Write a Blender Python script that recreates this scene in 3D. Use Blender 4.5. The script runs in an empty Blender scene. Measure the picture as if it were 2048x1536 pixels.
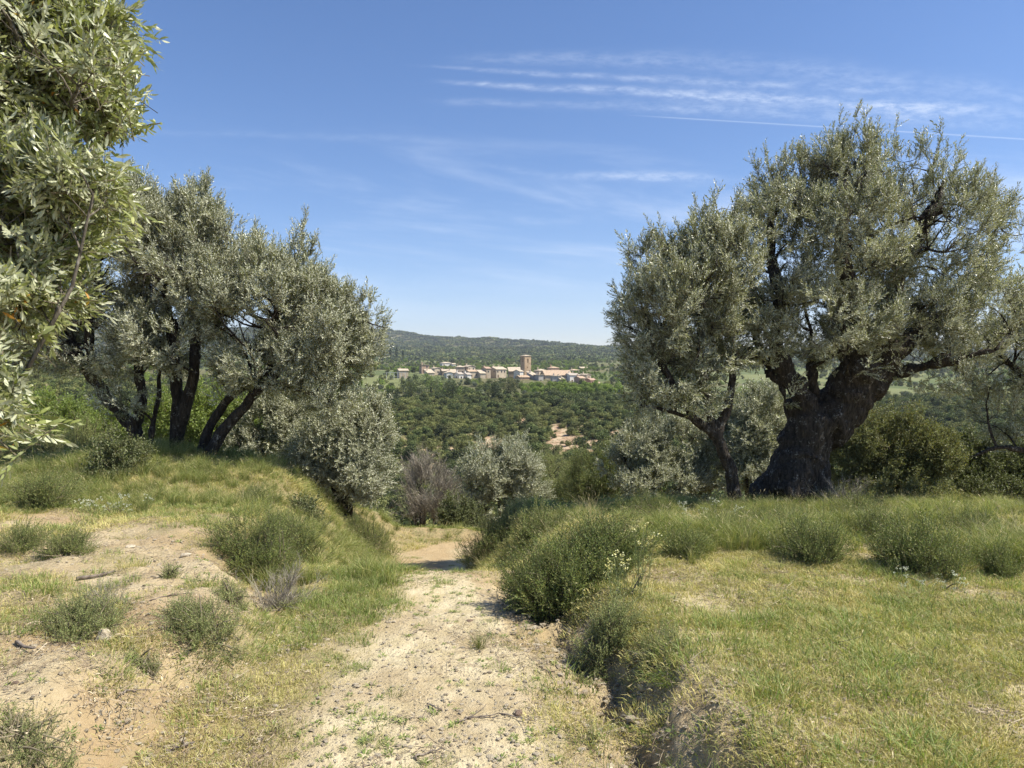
import bpy, math, numpy as np
from mathutils import Vector, Matrix
R = math.radians
S = bpy.context.scene
COL = S.collection
rng = np.random.default_rng(7)

# ------------------------------------------------------------------ camera
F = 1450.0
HOR = 735.0
TH = math.atan((768 - HOR) / F)
CAMZ = 1.6
cd = bpy.data.cameras.new('camera'); cam = bpy.data.objects.new('camera', cd); COL.objects.link(cam)
cam.location = (0, 0, CAMZ); cam.rotation_euler = (R(90) - TH, 0, 0)
cd.sensor_width = 36; cd.lens = 36 * F / 2048; cd.clip_start = 0.05; cd.clip_end = 30000
cd.dof.use_dof = True; cd.dof.focus_distance = 13; cd.dof.aperture_fstop = 16
S.camera = cam
S.render.resolution_x = 1024; S.render.resolution_y = 768
# ------------------------------------------------------------------ light
SUN_EL, SUN_AZ = R(54), R(100)          # azimuth clockwise from +Y (view direction)
sun_dir = Vector((math.sin(SUN_AZ) * math.cos(SUN_EL), math.cos(SUN_AZ) * math.cos(SUN_EL), math.sin(SUN_EL)))
ld = bpy.data.lights.new('sun', 'SUN'); ld.energy = 5.0; ld.angle = R(0.53); ld.color = (1.0, 0.93, 0.80)
lo = bpy.data.objects.new('sun', ld); COL.objects.link(lo)
lo.rotation_euler = (-sun_dir).to_track_quat('-Z', 'Y').to_euler(); lo.location = (20, -10, 30)
S.view_settings.view_transform = 'Standard'; S.view_settings.look = 'None'
S.view_settings.exposure = 0.7; S.view_settings.gamma = 1
S.view_settings.use_curve_mapping = False
cy = S.cycles
cy.max_bounces = 5; cy.diffuse_bounces = 2; cy.glossy_bounces = 2; cy.transmission_bounces = 3
cy.transparent_max_bounces = 8; cy.volume_bounces = 0; cy.use_denoising = True
cy.sample_clamp_indirect = 6

class G:
    """tiny node-graph helper"""
    def __init__(s, tree): s.t = tree; s.n = tree.nodes; s.l = tree.links
    def new(s, ty, **kw):
        n = s.n.new(ty)
        for k, v in kw.items(): setattr(n, k, v)
        return n
    def put(s, sock, v):
        if v is None: return
        if hasattr(v, 'is_output'): s.l.new(v, sock)
        else: sock.default_value = v
    def m(s, op, a, b=None, c=None, clamp=False):
        n = s.n.new('ShaderNodeMath'); n.operation = op; n.use_clamp = clamp
        s.put(n.inputs[0], a); s.put(n.inputs[1], b); s.put(n.inputs[2], c)
        return n.outputs[0]
    def noise(s, vec, scale, detail=4, rough=.55, dist=0):
        n = s.n.new('ShaderNodeTexNoise'); s.put(n.inputs['Vector'], vec)
        n.inputs['Scale'].default_value = scale; n.inputs['Detail'].default_value = detail
        n.inputs['Roughness'].default_value = rough; n.inputs['Distortion'].default_value = dist
        return n.outputs['Fac']
    def ss(s, v, a, b, lo=0., hi=1.):
        n = s.n.new('ShaderNodeMapRange'); n.interpolation_type = 'SMOOTHSTEP'; n.clamp = True
        s.put(n.inputs[0], v); n.inputs[1].default_value = a; n.inputs[2].default_value = b
        n.inputs[3].default_value = lo; n.inputs[4].default_value = hi
        return n.outputs[0]
    def mix(s, f, a, b, mode='MIX'):
        n = s.n.new('ShaderNodeMix'); n.data_type = 'RGBA'; n.blend_type = mode
        s.put(n.inputs[0], f); 
        s.put(n.inputs[6], a if hasattr(a, 'is_output') else (*a, 1)); s.put(n.inputs[7], b if hasattr(b, 'is_output') else (*b, 1))
        return n.outputs[2]
    def comb(s, x, y, z):
        n = s.n.new('ShaderNodeCombineXYZ'); s.put(n.inputs[0], x); s.put(n.inputs[1], y); s.put(n.inputs[2], z)
        return n.outputs[0]

w = bpy.data.worlds.new('World'); S.world = w; w.use_nodes = True
g = G(w.node_tree); g.n.clear()
out = g.new('ShaderNodeOutputWorld'); bg = g.new('ShaderNodeBackground'); bg.inputs[1].default_value = 0.10
sky = g.new('ShaderNodeTexSky', sky_type='NISHITA', sun_disc=False, sun_elevation=SUN_EL, sun_rotation=SUN_AZ,
            altitude=400, air_density=1.0, dust_density=0.25, ozone_density=4.5)
tc = g.new('ShaderNodeTexCoord'); sep = g.new('ShaderNodeSeparateXYZ'); g.l.new(tc.outputs['Generated'], sep.inputs[0])
ym = g.m('MAXIMUM', sep.outputs[1], 0.08)
U = g.m('DIVIDE', sep.outputs[0], ym); V = g.m('DIVIDE', sep.outputs[2], ym)
front = g.ss(sep.outputs[1], 0.1, 0.35)
uv = g.comb(U, V, 0.0)
wig = g.m('SUBTRACT', g.noise(g.comb(g.m('MULTIPLY', U, 1.0), g.m('MULTIPLY', V, 2.0), 1.3), 9, 4, .6), .5)
fine = g.noise(g.comb(g.m('MULTIPLY', U, .55), g.m('MULTIPLY', V, 1.8), 4.1), 60, 4, .7)
fray = g.m('MULTIPLY', g.ss(fine, .30, .70, .15, 1.), g.ss(g.noise(g.comb(g.m('MULTIPLY', U, 1.2), g.m('MULTIPLY', V, 3.0), 9.1), 6, 4, .6), .3, .7, .4, 1.))
def streak(pts, w0, w1, amp, wob=.012):
    """a wisp of cirrus / spread contrail along a parabola on the sky"""
    P = np.array(pts, float); u = (P[:, 0] - 1024) / F; v = (HOR - P[:, 1]) / F
    c = np.polyfit(u, v, 2 if len(pts) > 2 else 1)
    if len(c) == 2: c = np.array([0, c[0], c[1]])
    poly = g.m('MULTIPLY_ADD', U, g.m('MULTIPLY_ADD', U, float(c[0]), float(c[1])), float(c[2]))
    u0, u1 = float(u[0]), float(u[-1])
    wd = g.ss(U, u0, u0 + (u1 - u0) * .6, w0 / F, w1 / F)
    d = g.m('ADD', g.m('SUBTRACT', V, poly), g.m('MULTIPLY', wig, wob))
    d = g.m('DIVIDE', d, wd)
    e = g.m('POWER', 2.718, g.m('MULTIPLY', g.m('MULTIPLY', d, d), -1.0))
    k = g.m('MULTIPLY', g.ss(U, u0, u0 + .10, 0, 1), g.ss(U, u1 - .14, u1 + .03, 1, 0))
    return g.m('MULTIPLY', g.m('MULTIPLY', e, k), amp * 1.15)
ms = [streak([(800, 134), (1200, 158), (1500, 175), (1830, 190)], 3, 8, .34),
      streak([(840, 167), (1200, 184), (1500, 203), (2100, 236)], 4, 13, .50),
      streak([(830, 204), (1200, 218), (1700, 236), (2100, 262)], 6, 13, .24),
      streak([(850, 122), (1200, 132), (1700, 150), (2200, 235)], 9, 22, .22),
      streak([(925, 325), (1010, 338), (1130, 358)], 5, 7, .30),
      streak([(1070, 355), (1250, 354), (1500, 364)], 7, 9, .42),
      streak([(960, 428), (1050, 443), (1150, 447)], 10, 9, .26, .02),
      streak([(200, 262), (600, 276), (1000, 286)], 6, 7, .10),
      streak([(1000, 500), (1150, 530), (1290, 527)], 8, 8, .14, .02)]
line = streak([(1230, 233), (1700, 261), (2300, 298)], 1.1, 1.4, .22, 0.0)
tot = ms[0]
for m_ in ms[1:]: tot = g.m('ADD', tot, m_)
tot = g.m('ADD', g.m('MULTIPLY', tot, fray), line)
wide = g.noise(g.comb(g.m('MULTIPLY', U, .35), g.m('MULTIPLY', g.m('ADD', V, g.m('MULTIPLY', U, .10)), 2.4), 7.7), 5.0, 6, .6, .4)
wide = g.m('MULTIPLY', g.ss(wide, .45, .80, 0, .55), g.m('MULTIPLY', g.ss(V, .02, .16), g.ss(V, .36, .22)))
tot = g.m('MULTIPLY', g.m('ADD', tot, wide), front, clamp=True)
hs = g.new('ShaderNodeHueSaturation'); hs.inputs['Saturation'].default_value = 1.14
g.l.new(sky.outputs[0], hs.inputs['Color'])
tint = g.mix(1.0, hs.outputs[0], (1.10, .965, 1.0), 'MULTIPLY')
colr = g.mix(tot, tint, (6.3, 6.9, 7.9))
g.l.new(colr, bg.inputs[0]); g.l.new(bg.outputs[0], out.inputs[0])

# ------------------------------------------------------------------ numpy helpers
def hsh(ix, iy, iz, seed):
    h = (ix.astype(np.int64) * 374761393 + iy.astype(np.int64) * 668265263 + iz.astype(np.int64) * 2147483647 + seed * 1442695041) & 0xFFFFFFFF
    h = ((h ^ (h >> 13)) * 1274126177) & 0xFFFFFFFF
    h = ((h ^ (h >> 15)) * 2246822519) & 0xFFFFFFFF
    return ((h ^ (h >> 16)) & 0xFFFF) / 65535.0
def vn(x, y, z=None, seed=0):
    x = np.asarray(x, float); y = np.asarray(y, float); z = np.zeros_like(x) if z is None else np.asarray(z, float)
    ix, iy, iz = np.floor(x), np.floor(y), np.floor(z); fx, fy, fz = x - ix, y - iy, z - iz
    fx, fy, fz = [f * f * (3 - 2 * f) for f in (fx, fy, fz)]
    r = 0
    for a in (0, 1):
        for b in (0, 1):
            for c in (0, 1):
                r = r + hsh(ix + a, iy + b, iz + c, seed) * (fx if a else 1 - fx) * (fy if b else 1 - fy) * (fz if c else 1 - fz)
    return r
def fbm(x, y, z=None, seed=0, oct=4, gain=.5):
    t, a, s = 0, 1, 0
    for o in range(oct):
        f = 2.03 ** o
        t = t + a * vn(x * f + o * 17.3, y * f - o * 9.1, None if z is None else z * f + o * 5.7, seed + o); s += a; a *= gain
    return t / s
def sst(v, a, b):
    t = np.clip((np.asarray(v, float) - a) / (b - a), 0, 1); return t * t * (3 - 2 * t)
def pch(x, X, Y):
    """smooth monotone interpolation"""
    X = np.array(X, float); Y = np.array(Y, float); h = np.diff(X); d = np.diff(Y) / h
    m = np.zeros(len(X)); m[0], m[-1] = d[0], d[-1]
    for i in range(1, len(X) - 1):
        if d[i - 1] * d[i] > 0: m[i] = 2 * d[i - 1] * d[i] / (d[i - 1] + d[i])
    x = np.clip(x, X[0], X[-1]); i = np.clip(np.searchsorted(X, x, 'right') - 1, 0, len(X) - 2)
    t = (x - X[i]) / h[i]
    return ((2 * t**3 - 3 * t**2 + 1) * Y[i] + (t**3 - 2 * t**2 + t) * h[i] * m[i] + (-2 * t**3 + 3 * t**2) * Y[i + 1] + (t**3 - t**2) * h[i] * m[i + 1])
def W(px, py, d):
    """world point seen at photo pixel px,py at forward distance d"""
    u, v = (px - 1024) / F, (768 - py) / F
    yy = math.cos(TH) + v * math.sin(TH); zz = -math.sin(TH) + v * math.cos(TH)
    return np.array((u * d / yy, d, CAMZ + zz * d / yy))

def mesh_np(name, co, faces=None, loops=None, counts=None, mats=(), midx=None, smooth=False, attrs=None):
    me = bpy.data.meshes.new(name)
    co = np.asarray(co, np.float32)
    if faces is not None:
        faces = np.asarray(faces, np.int32); counts = np.full(len(faces), faces.shape[1], np.int32); loops = faces.ravel()
    loops = np.asarray(loops, np.int32); counts = np.asarray(counts, np.int32)
    me.vertices.add(len(co)); me.vertices.foreach_set('co', co.ravel())
    me.loops.add(len(loops)); me.loops.foreach_set('vertex_index', loops)
    me.polygons.add(len(counts)); st = np.zeros(len(counts), np.int32)
    if len(counts): st[1:] = np.cumsum(counts)[:-1]
    me.polygons.foreach_set('loop_start', st)
    if midx is not None: me.polygons.foreach_set('material_index', np.asarray(midx, np.int32))
    me.polygons.foreach_set('use_smooth', np.full(len(counts), bool(smooth)))
    for m in mats: me.materials.append(m)
    me.update(calc_edges=True)
    for k, v in (attrs or {}).items():
        a = me.attributes.new(k, 'FLOAT', 'POINT'); a.data.foreach_set('value', np.asarray(v, np.float32))
    return me
class MB:
    """collects pieces, ends as one mesh"""
    def __init__(s): s.v = []; s.l = []; s.c = []; s.m = []; s.r = []; s.n = 0
    def add(s, v, faces, mi=0, rnd=0.5):
        v = np.asarray(v, float); s.v.append(v)
        for f in faces: s.l.extend([i + s.n for i in f]); s.c.append(len(f)); s.m.append(mi)
        s.r.append(np.full(len(v), rnd)); s.n += len(v)
    def addq(s, v, q, mi=0, rnd=None):
        v = np.asarray(v, float); q = np.asarray(q); s.v.append(v); s.l.extend((q + s.n).ravel().tolist())
        s.c.extend([q.shape[1]] * len(q)); s.m.extend([mi] * len(q)); s.r.append(np.full(len(v), .5) if rnd is None else rnd); s.n += len(v)
    def tube(s, P, rad, n=6, mi=0, rnd=.5, cap=True):
        P = np.asarray(P, float); rad = np.broadcast_to(np.asarray(rad, float), (len(P),))
        T = np.gradient(P, axis=0); T /= np.linalg.norm(T, axis=1)[:, None] + 1e-9
        ref = np.array((0, 0, 1.)) if abs(T[:, 2]).mean() < .8 else np.array((1., 0, 0))
        A = np.cross(T, ref); A /= np.linalg.norm(A, axis=1)[:, None] + 1e-9; B = np.cross(T, A)
        a = np.arange(n) * 2 * math.pi / n
        v = (P[:, None] + rad[:, None, None] * (A[:, None] * np.cos(a)[None, :, None] + B[:, None] * np.sin(a)[None, :, None])).reshape(-1, 3)
        i = np.arange(len(P) - 1)[:, None] * n; j = np.arange(n)[None]; k = (j + 1) % n
        q = np.stack([i + j, i + k, i + n + k, i + n + j], -1).reshape(-1, 4)
        s.addq(v, q, mi, np.full(len(v), rnd))
        if cap and n > 3:
            b = s.n - len(v)
            s.l.extend([b + x for x in range(n)][::-1]); s.c.append(n); s.m.append(mi)
            s.l.extend([b + len(v) - n + x for x in range(n)]); s.c.append(n); s.m.append(mi)
    def box(s, c, sz, mi=0, rot=0.0):
        c = np.array(c, float); h = np.array(sz, float) / 2
        v = np.array([(x, y, z) for x in (-1, 1) for y in (-1, 1) for z in (-1, 1)]) * h
        cr, sr = math.cos(rot), math.sin(rot); v = np.stack([v[:, 0] * cr - v[:, 1] * sr, v[:, 0] * sr + v[:, 1] * cr, v[:, 2]], 1) + c
        s.add(v, [(0, 1, 3, 2), (4, 6, 7, 5), (0, 4, 5, 1), (2, 3, 7, 6), (0, 2, 6, 4), (1, 5, 7, 3)], mi)
    def mesh(s, name, mats, smooth=False):
        return mesh_np(name, np.concatenate(s.v), loops=s.l, counts=s.c, mats=mats, midx=s.m, smooth=smooth, attrs={'rnd': np.concatenate(s.r)})
def obj(name, me, parent=None, loc=None, kind=None):
    o = bpy.data.objects.new(name, me); COL.objects.link(o)
    if parent is not None: o.parent = parent
    if loc is not None: o.location = loc
    if kind: o['kind'] = kind
    return o
def tag(o, label, cat, group=None):
    o['label'] = label; o['category'] = cat
    if group: o['group'] = group
    return o
def thing(name, loc, label, cat, group=None, rz=0):
    o = bpy.data.objects.new(name, None); COL.objects.link(o); o.location = loc; o.rotation_euler = (0, 0, rz)
    o.empty_display_size = .2
    return tag(o, label, cat, group)

# ------------------------------------------------------------------ materials
def mat(name):
    m = bpy.data.materials.new(name); m.use_nodes = True; gg = G(m.node_tree); gg.n.clear()
    o = gg.new('ShaderNodeOutputMaterial'); p = gg.new('ShaderNodeBsdfPrincipled'); gg.l.new(p.outputs[0], o.inputs[0])
    return m, gg, p, o
def attr(gg, nm): n = gg.new('ShaderNodeAttribute'); n.attribute_name = nm; return n.outputs['Fac']
def leaf_mat(name, top, back, alt, alt_f=.35, trans=.25, rough=.5, var=.35, spec=.35):
    m, gg, p, o = mat(name)
    r = attr(gg, 'rnd'); oi = gg.new('ShaderNodeObjectInfo').outputs['Random']
    a = gg.mix(gg.ss(r, 1 - alt_f - .15, 1.0), top, alt)
    if back is not None:
        geo = gg.new('ShaderNodeNewGeometry'); a = gg.mix(geo.outputs['Backfacing'], a, back)
    k = gg.m('MULTIPLY_ADD', oi, var, 1 - var / 2); k = gg.m('MULTIPLY', k, gg.m('MULTIPLY_ADD', gg.m('FRACT', gg.m('MULTIPLY', r, 7.31)), .5, .75))
    a = gg.mix(1.0, a, gg.comb(k, k, k), 'MULTIPLY')
    gg.l.new(a, p.inputs['Base Color']); p.inputs['Roughness'].default_value = rough; p.inputs['Specular IOR Level'].default_value = spec
    if trans > 0:
        t = gg.new('ShaderNodeBsdfTranslucent'); tint = gg.mix(1.0, a, (1.15, 1.2, .6), 'MULTIPLY'); gg.l.new(tint, t.inputs[0])
        mx = gg.new('ShaderNodeMixShader'); mx.inputs[0].default_value = trans
        gg.l.new(p.outputs[0], mx.inputs[1]); gg.l.new(t.outputs[0], mx.inputs[2]); gg.l.new(mx.outputs[0], o.inputs[0])
    return m
def simple(name, c1, c2=None, scale=5, rough=.85, bump=0, bscale=20):
    m, gg, p, o = mat(name); t = gg.new('ShaderNodeTexCoord').outputs['Object']
    if c2: gg.l.new(gg.mix(gg.ss(gg.noise(t, scale, 5), .35, .65), c1, c2), p.inputs['Base Color'])
    else: p.inputs['Base Color'].default_value = (*c1, 1)
    p.inputs['Roughness'].default_value = rough; p.inputs['Specular IOR Level'].default_value = .25
    if bump:
        b = gg.new('ShaderNodeBump'); b.inputs['Strength'].default_value = 1; b.inputs['Distance'].default_value = bump
        gg.l.new(gg.noise(t, bscale, 6, .65), b.inputs['Height']); gg.l.new(b.outputs[0], p.inputs['Normal'])
    return m
M_olive = leaf_mat('olive_leaf', (.20, .215, .095), (.50, .51, .38), (.35, .36, .20), .45, .20, .38, .35, .5)
M_olive_n = leaf_mat('olive_leaf_near', (.225, .26, .085), (.48, .50, .34), (.38, .40, .18), .4, .28, .38, .3, .5)
M_oak = leaf_mat('oak_leaf', (.10, .13, .038), (.17, .19, .09), (.20, .21, .065), .4, .25, .5)
M_oakb = leaf_mat('kermes_leaf', (.17, .19, .06), (.22, .24, .12), (.32, .27, .10), .45, .3, .5)
M_bright = leaf_mat('bright_leaf', (.20, .28, .05), (.24, .31, .10), (.34, .38, .08), .4, .4, .5)
M_fine = leaf_mat('broom_leaf', (.15, .195, .055), None, (.29, .29, .10), .4, .25, .6)
M_fineg = leaf_mat('grey_shrub_leaf', (.24, .285, .105), None, (.38, .37, .17), .4, .25, .6)
M_fined = leaf_mat('rosemary_leaf', (.13, .175, .045), None, (.26, .27, .075), .35, .2, .55)
M_dead = leaf_mat('dead_twig', (.22, .195, .155), None, (.40, .36, .29), .4, 0, .8)
M_grassd = leaf_mat('dry_grass', (.56, .49, .22), None, (.38, .39, .12), .35, .3, .6, .5)
M_grassg = leaf_mat('green_grass', (.21, .28, .075), None, (.42, .41, .18), .35, .35, .55, .4)
M_grasst = leaf_mat('tall_grass', (.185, .235, .065), None, (.43, .40, .17), .5, .35, .55, .5)
M_straw = leaf_mat('straw', (.50, .43, .26), None, (.36, .30, .16), .4, .3, .6, .4)
M_bud = leaf_mat('flower_bud', (.62, .60, .34), None, (.5, .52, .3), .3, .2, .6)
M_yel = leaf_mat('yellow_flower', (.62, .58, .22), None, (.66, .66, .42), .3, .2, .6)
M_white = leaf_mat('white_flower', (.7, .72, .6), None, (.55, .6, .35), .3, .2, .6)
M_orange = leaf_mat('yellowed_leaf', (.62, .30, .05), None, (.55, .38, .08), .4, .3, .5)
M_litter = leaf_mat('litter', (.24, .18, .12), None, (.50, .43, .30), .5, 0, .8)
M_twig = simple('twig_bark', (.13, .11, .07), (.22, .19, .13), 30)
M_far = [leaf_mat('far_leaf_dark', (.062, .085, .026), None, (.15, .18, .055), .5, .15, .7, 1.0),
         leaf_mat('far_leaf_mid', (.135, .155, .048), None, (.25, .25, .085), .5, .15, .7, .9),
         leaf_mat('far_leaf_bright', (.16, .23, .035), None, (.24, .30, .06), .5, .15, .7, .4),
         leaf_mat('far_leaf_olive', (.12, .14, .08), None, (.18, .20, .12), .5, .1, .7, .6)]
M_cypress = leaf_mat('cypress_leaf', (.02, .035, .015), None, (.03, .05, .02), .5, 0, .8)

def bark(name, c1, c2, c3, bd=.02):
    m, gg, p, o = mat(name); t = gg.new('ShaderNodeTexCoord').outputs['Object']
    mp = gg.new('ShaderNodeMapping'); gg.l.new(t, mp.inputs[0]); mp.inputs['Scale'].default_value = (1, 1, .22)
    n1 = gg.noise(mp.outputs[0], 26, 6, .7, .6); n2 = gg.noise(t, 9, 5, .7); n3 = gg.noise(t, 34, 4, .7)
    vo = gg.new('ShaderNodeTexVoronoi', feature='DISTANCE_TO_EDGE'); gg.l.new(mp.outputs[0], vo.inputs['Vector']); vo.inputs['Scale'].default_value = 22
    c = gg.mix(gg.ss(n1, .35, .68), c1, c2); c = gg.mix(gg.m('MULTIPLY', gg.ss(n2, .52, .66), gg.ss(n3, .48, .6)), c, c3)
    gg.l.new(c, p.inputs['Base Color']); p.inputs['Roughness'].default_value = .9; p.inputs['Specular IOR Level'].default_value = .2
    hgt = gg.m('ADD', n1, gg.m('MULTIPLY', gg.ss(vo.outputs[0], 0, .12), .5))
    b = gg.new('ShaderNodeBump'); b.inputs['Strength'].default_value = 1; b.inputs['Distance'].default_value = bd
    gg.l.new(hgt, b.inputs['Height']); gg.l.new(b.outputs[0], p.inputs['Normal'])
    return m
M_bark = bark('olive_bark', (.022, .018, .014), (.075, .062, .048), (.27, .26, .23))
M_bark2 = bark('olive_bark_pale', (.07, .06, .045), (.20, .175, .14), (.36, .34, .30), .012)

# ground material ------------------------------------------------------------
mg, gg, p, o = mat('ground_soil')
pos = gg.new('ShaderNodeNewGeometry').outputs['Position']
veg = attr(gg, 'veg'); far = attr(gg, 'far'); red = attr(gg, 'red'); org = attr(gg, 'org')
n1 = gg.noise(pos, 1.1, 6, .6); n2 = gg.noise(pos, 7, 6, .65); n3 = gg.noise(pos, 45, 5, .7); n4 = gg.noise(pos, 160, 3, .7)
soil = gg.mix(gg.ss(n2, .35, .65), (.52, .435, .255), (.68, .585, .385))
soil = gg.mix(gg.m('MULTIPLY', gg.ss(n1, .42, .62), .55), soil, (.38, .28, .16))
soil = gg.mix(gg.m('MULTIPLY', org, .75), soil, (.40, .28, .15))
soil = gg.mix(gg.m('MULTIPLY', gg.ss(n3, .56, .72), .55), soil, (.20, .155, .095))
soil = gg.mix(gg.m('MULTIPLY', gg.ss(n4, .60, .70), .5), soil, (.66, .60, .46))
vo = gg.new('ShaderNodeTexVoronoi'); vo.inputs['Scale'].default_value = 38; gg.l.new(pos, vo.inputs['Vector'])
peb = gg.ss(vo.outputs['Distance'], .30, .18)
sc = gg.new('ShaderNodeSeparateColor'); gg.l.new(vo.outputs['Color'], sc.inputs[0])
pk = gg.m('MULTIPLY', peb, gg.ss(sc.outputs[0], .62, .68))
soil = gg.mix(gg.m('MULTIPLY', pk, .7), soil, gg.mix(sc.outputs[1], (.42, .34, .24), (.68, .62, .50)))
litt = gg.mix(gg.ss(n3, .4, .6), (.20, .155, .09), (.33, .29, .15))
near = gg.mix(gg.m('MULTIPLY', veg, gg.ss(gg.m('ADD', n2, gg.m('MULTIPLY', gg.m('SUBTRACT', n3, .5), .8)), .25, .6), clamp=True), soil, litt)
f1 = gg.noise(pos, .09, 6, .65); f2 = gg.noise(pos, .35, 5, .65)
fs = gg.mix(gg.ss(f2, .4, .6), (.38, .25, .16), (.50, .39, .26))
fs = gg.mix(gg.ss(gg.noise(pos, .9, 5, .7), .5, .62), fs, (.14, .13, .06))
fg = gg.mix(gg.ss(f1, .35, .65), (.08, .085, .035), (.17, .155, .075))
farc = gg.mix(red, fg, fs)
field = attr(gg, 'field')
f3 = gg.noise(pos, .012, 4, .6)
farc = gg.mix(field, farc, gg.mix(gg.ss(f3, .45, .55), (.10, .125, .045), (.17, .185, .075)))
gg.l.new(gg.mix(far, near, farc), p.inputs['Base Color'])
p.inputs['Roughness'].default_value = .95; p.inputs['Specular IOR Level'].default_value = .15
hh = gg.m('ADD', gg.m('MULTIPLY', n3, .5), gg.m('ADD', gg.m('MULTIPLY', n4, .18), gg.m('ADD', gg.m('MULTIPLY', pk, .35), n2)))
b = gg.new('ShaderNodeBump'); b.inputs['Strength'].default_value = 1; b.inputs['Distance'].default_value = .035
gg.l.new(hh, b.inputs['Height']); gg.l.new(b.outputs[0], p.inputs['Normal'])

# ------------------------------------------------------------------ terrain
YP = [-400, 0, 3, 11, 12.5, 14, 16, 20, 40, 80, 105, 125, 180, 250, 300, 400, 470, 520, 700, 900, 1500, 3500, 4500, 9000]
ZP = [0, 0, 0, -.5, -.9, -1.5, -2.3, -4, -10, -21.5, -25, -24.5, -18.5, -12.6, -12.2, -11, -8.2, -6.2, -1.8, 6, 21, 100, 60, 40]
RU = [-1.2, -.7, -.4, -.22, -.19, -.155, -.12, -.085, -.045, -.015, 0, .04, .09, .15, .3, .7, 1.2]
RV = [640, 655, 662, 668, 671, 675, 684, 683.5, 691, 699, 700.5, 702, 703, 708, 712, 716, 700]
def path_x(y): return pch(y, [-5, 0, 2.9, 4, 5, 5.7, 8, 10, 12, 13, 13.8, 14.2], [-.36, -.36, -.36, -.37, -.43, -.50, -.85, -1.15, -1.35, -1.1, -.2, 3])
def path_z(y): return pch(y, [-5, 5.2, 5.8, 6.5, 8, 10, 12, 14, 18], [0, 0, -.03, -.30, -.80, -1.28, -1.56, -1.75, -2.6])
def path_w(y): return pch(y, [-5, 2.5, 4, 5, 5.8, 8, 12, 14], [.60, .60, .54, .40, .36, .42, .62, .62])
def xl(y): return pch(y, [-5, 1, 3.3, 3.9, 4.6, 5.2, 6, 8, 10, 14], [-1.75, -1.7, -1.62, -1.40, -1.50, -1.95, -2.1, -1.9, -1.9, -2.3])
def xr(y): return pch(y, [-5, 1.5, 2.0, 2.5, 3.0, 3.4, 4.1, 5, 5.7, 8, 10, 12, 14], [.80, .78, .74, .66, .53, .54, .37, .10, -.02, -.30, -.45, -.60, -.4])
HOLES = [(.47, 3.42, .12), (.55, 2.95, .09), (.60, 2.62, .12), (.66, 2.25, .12)]
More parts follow.
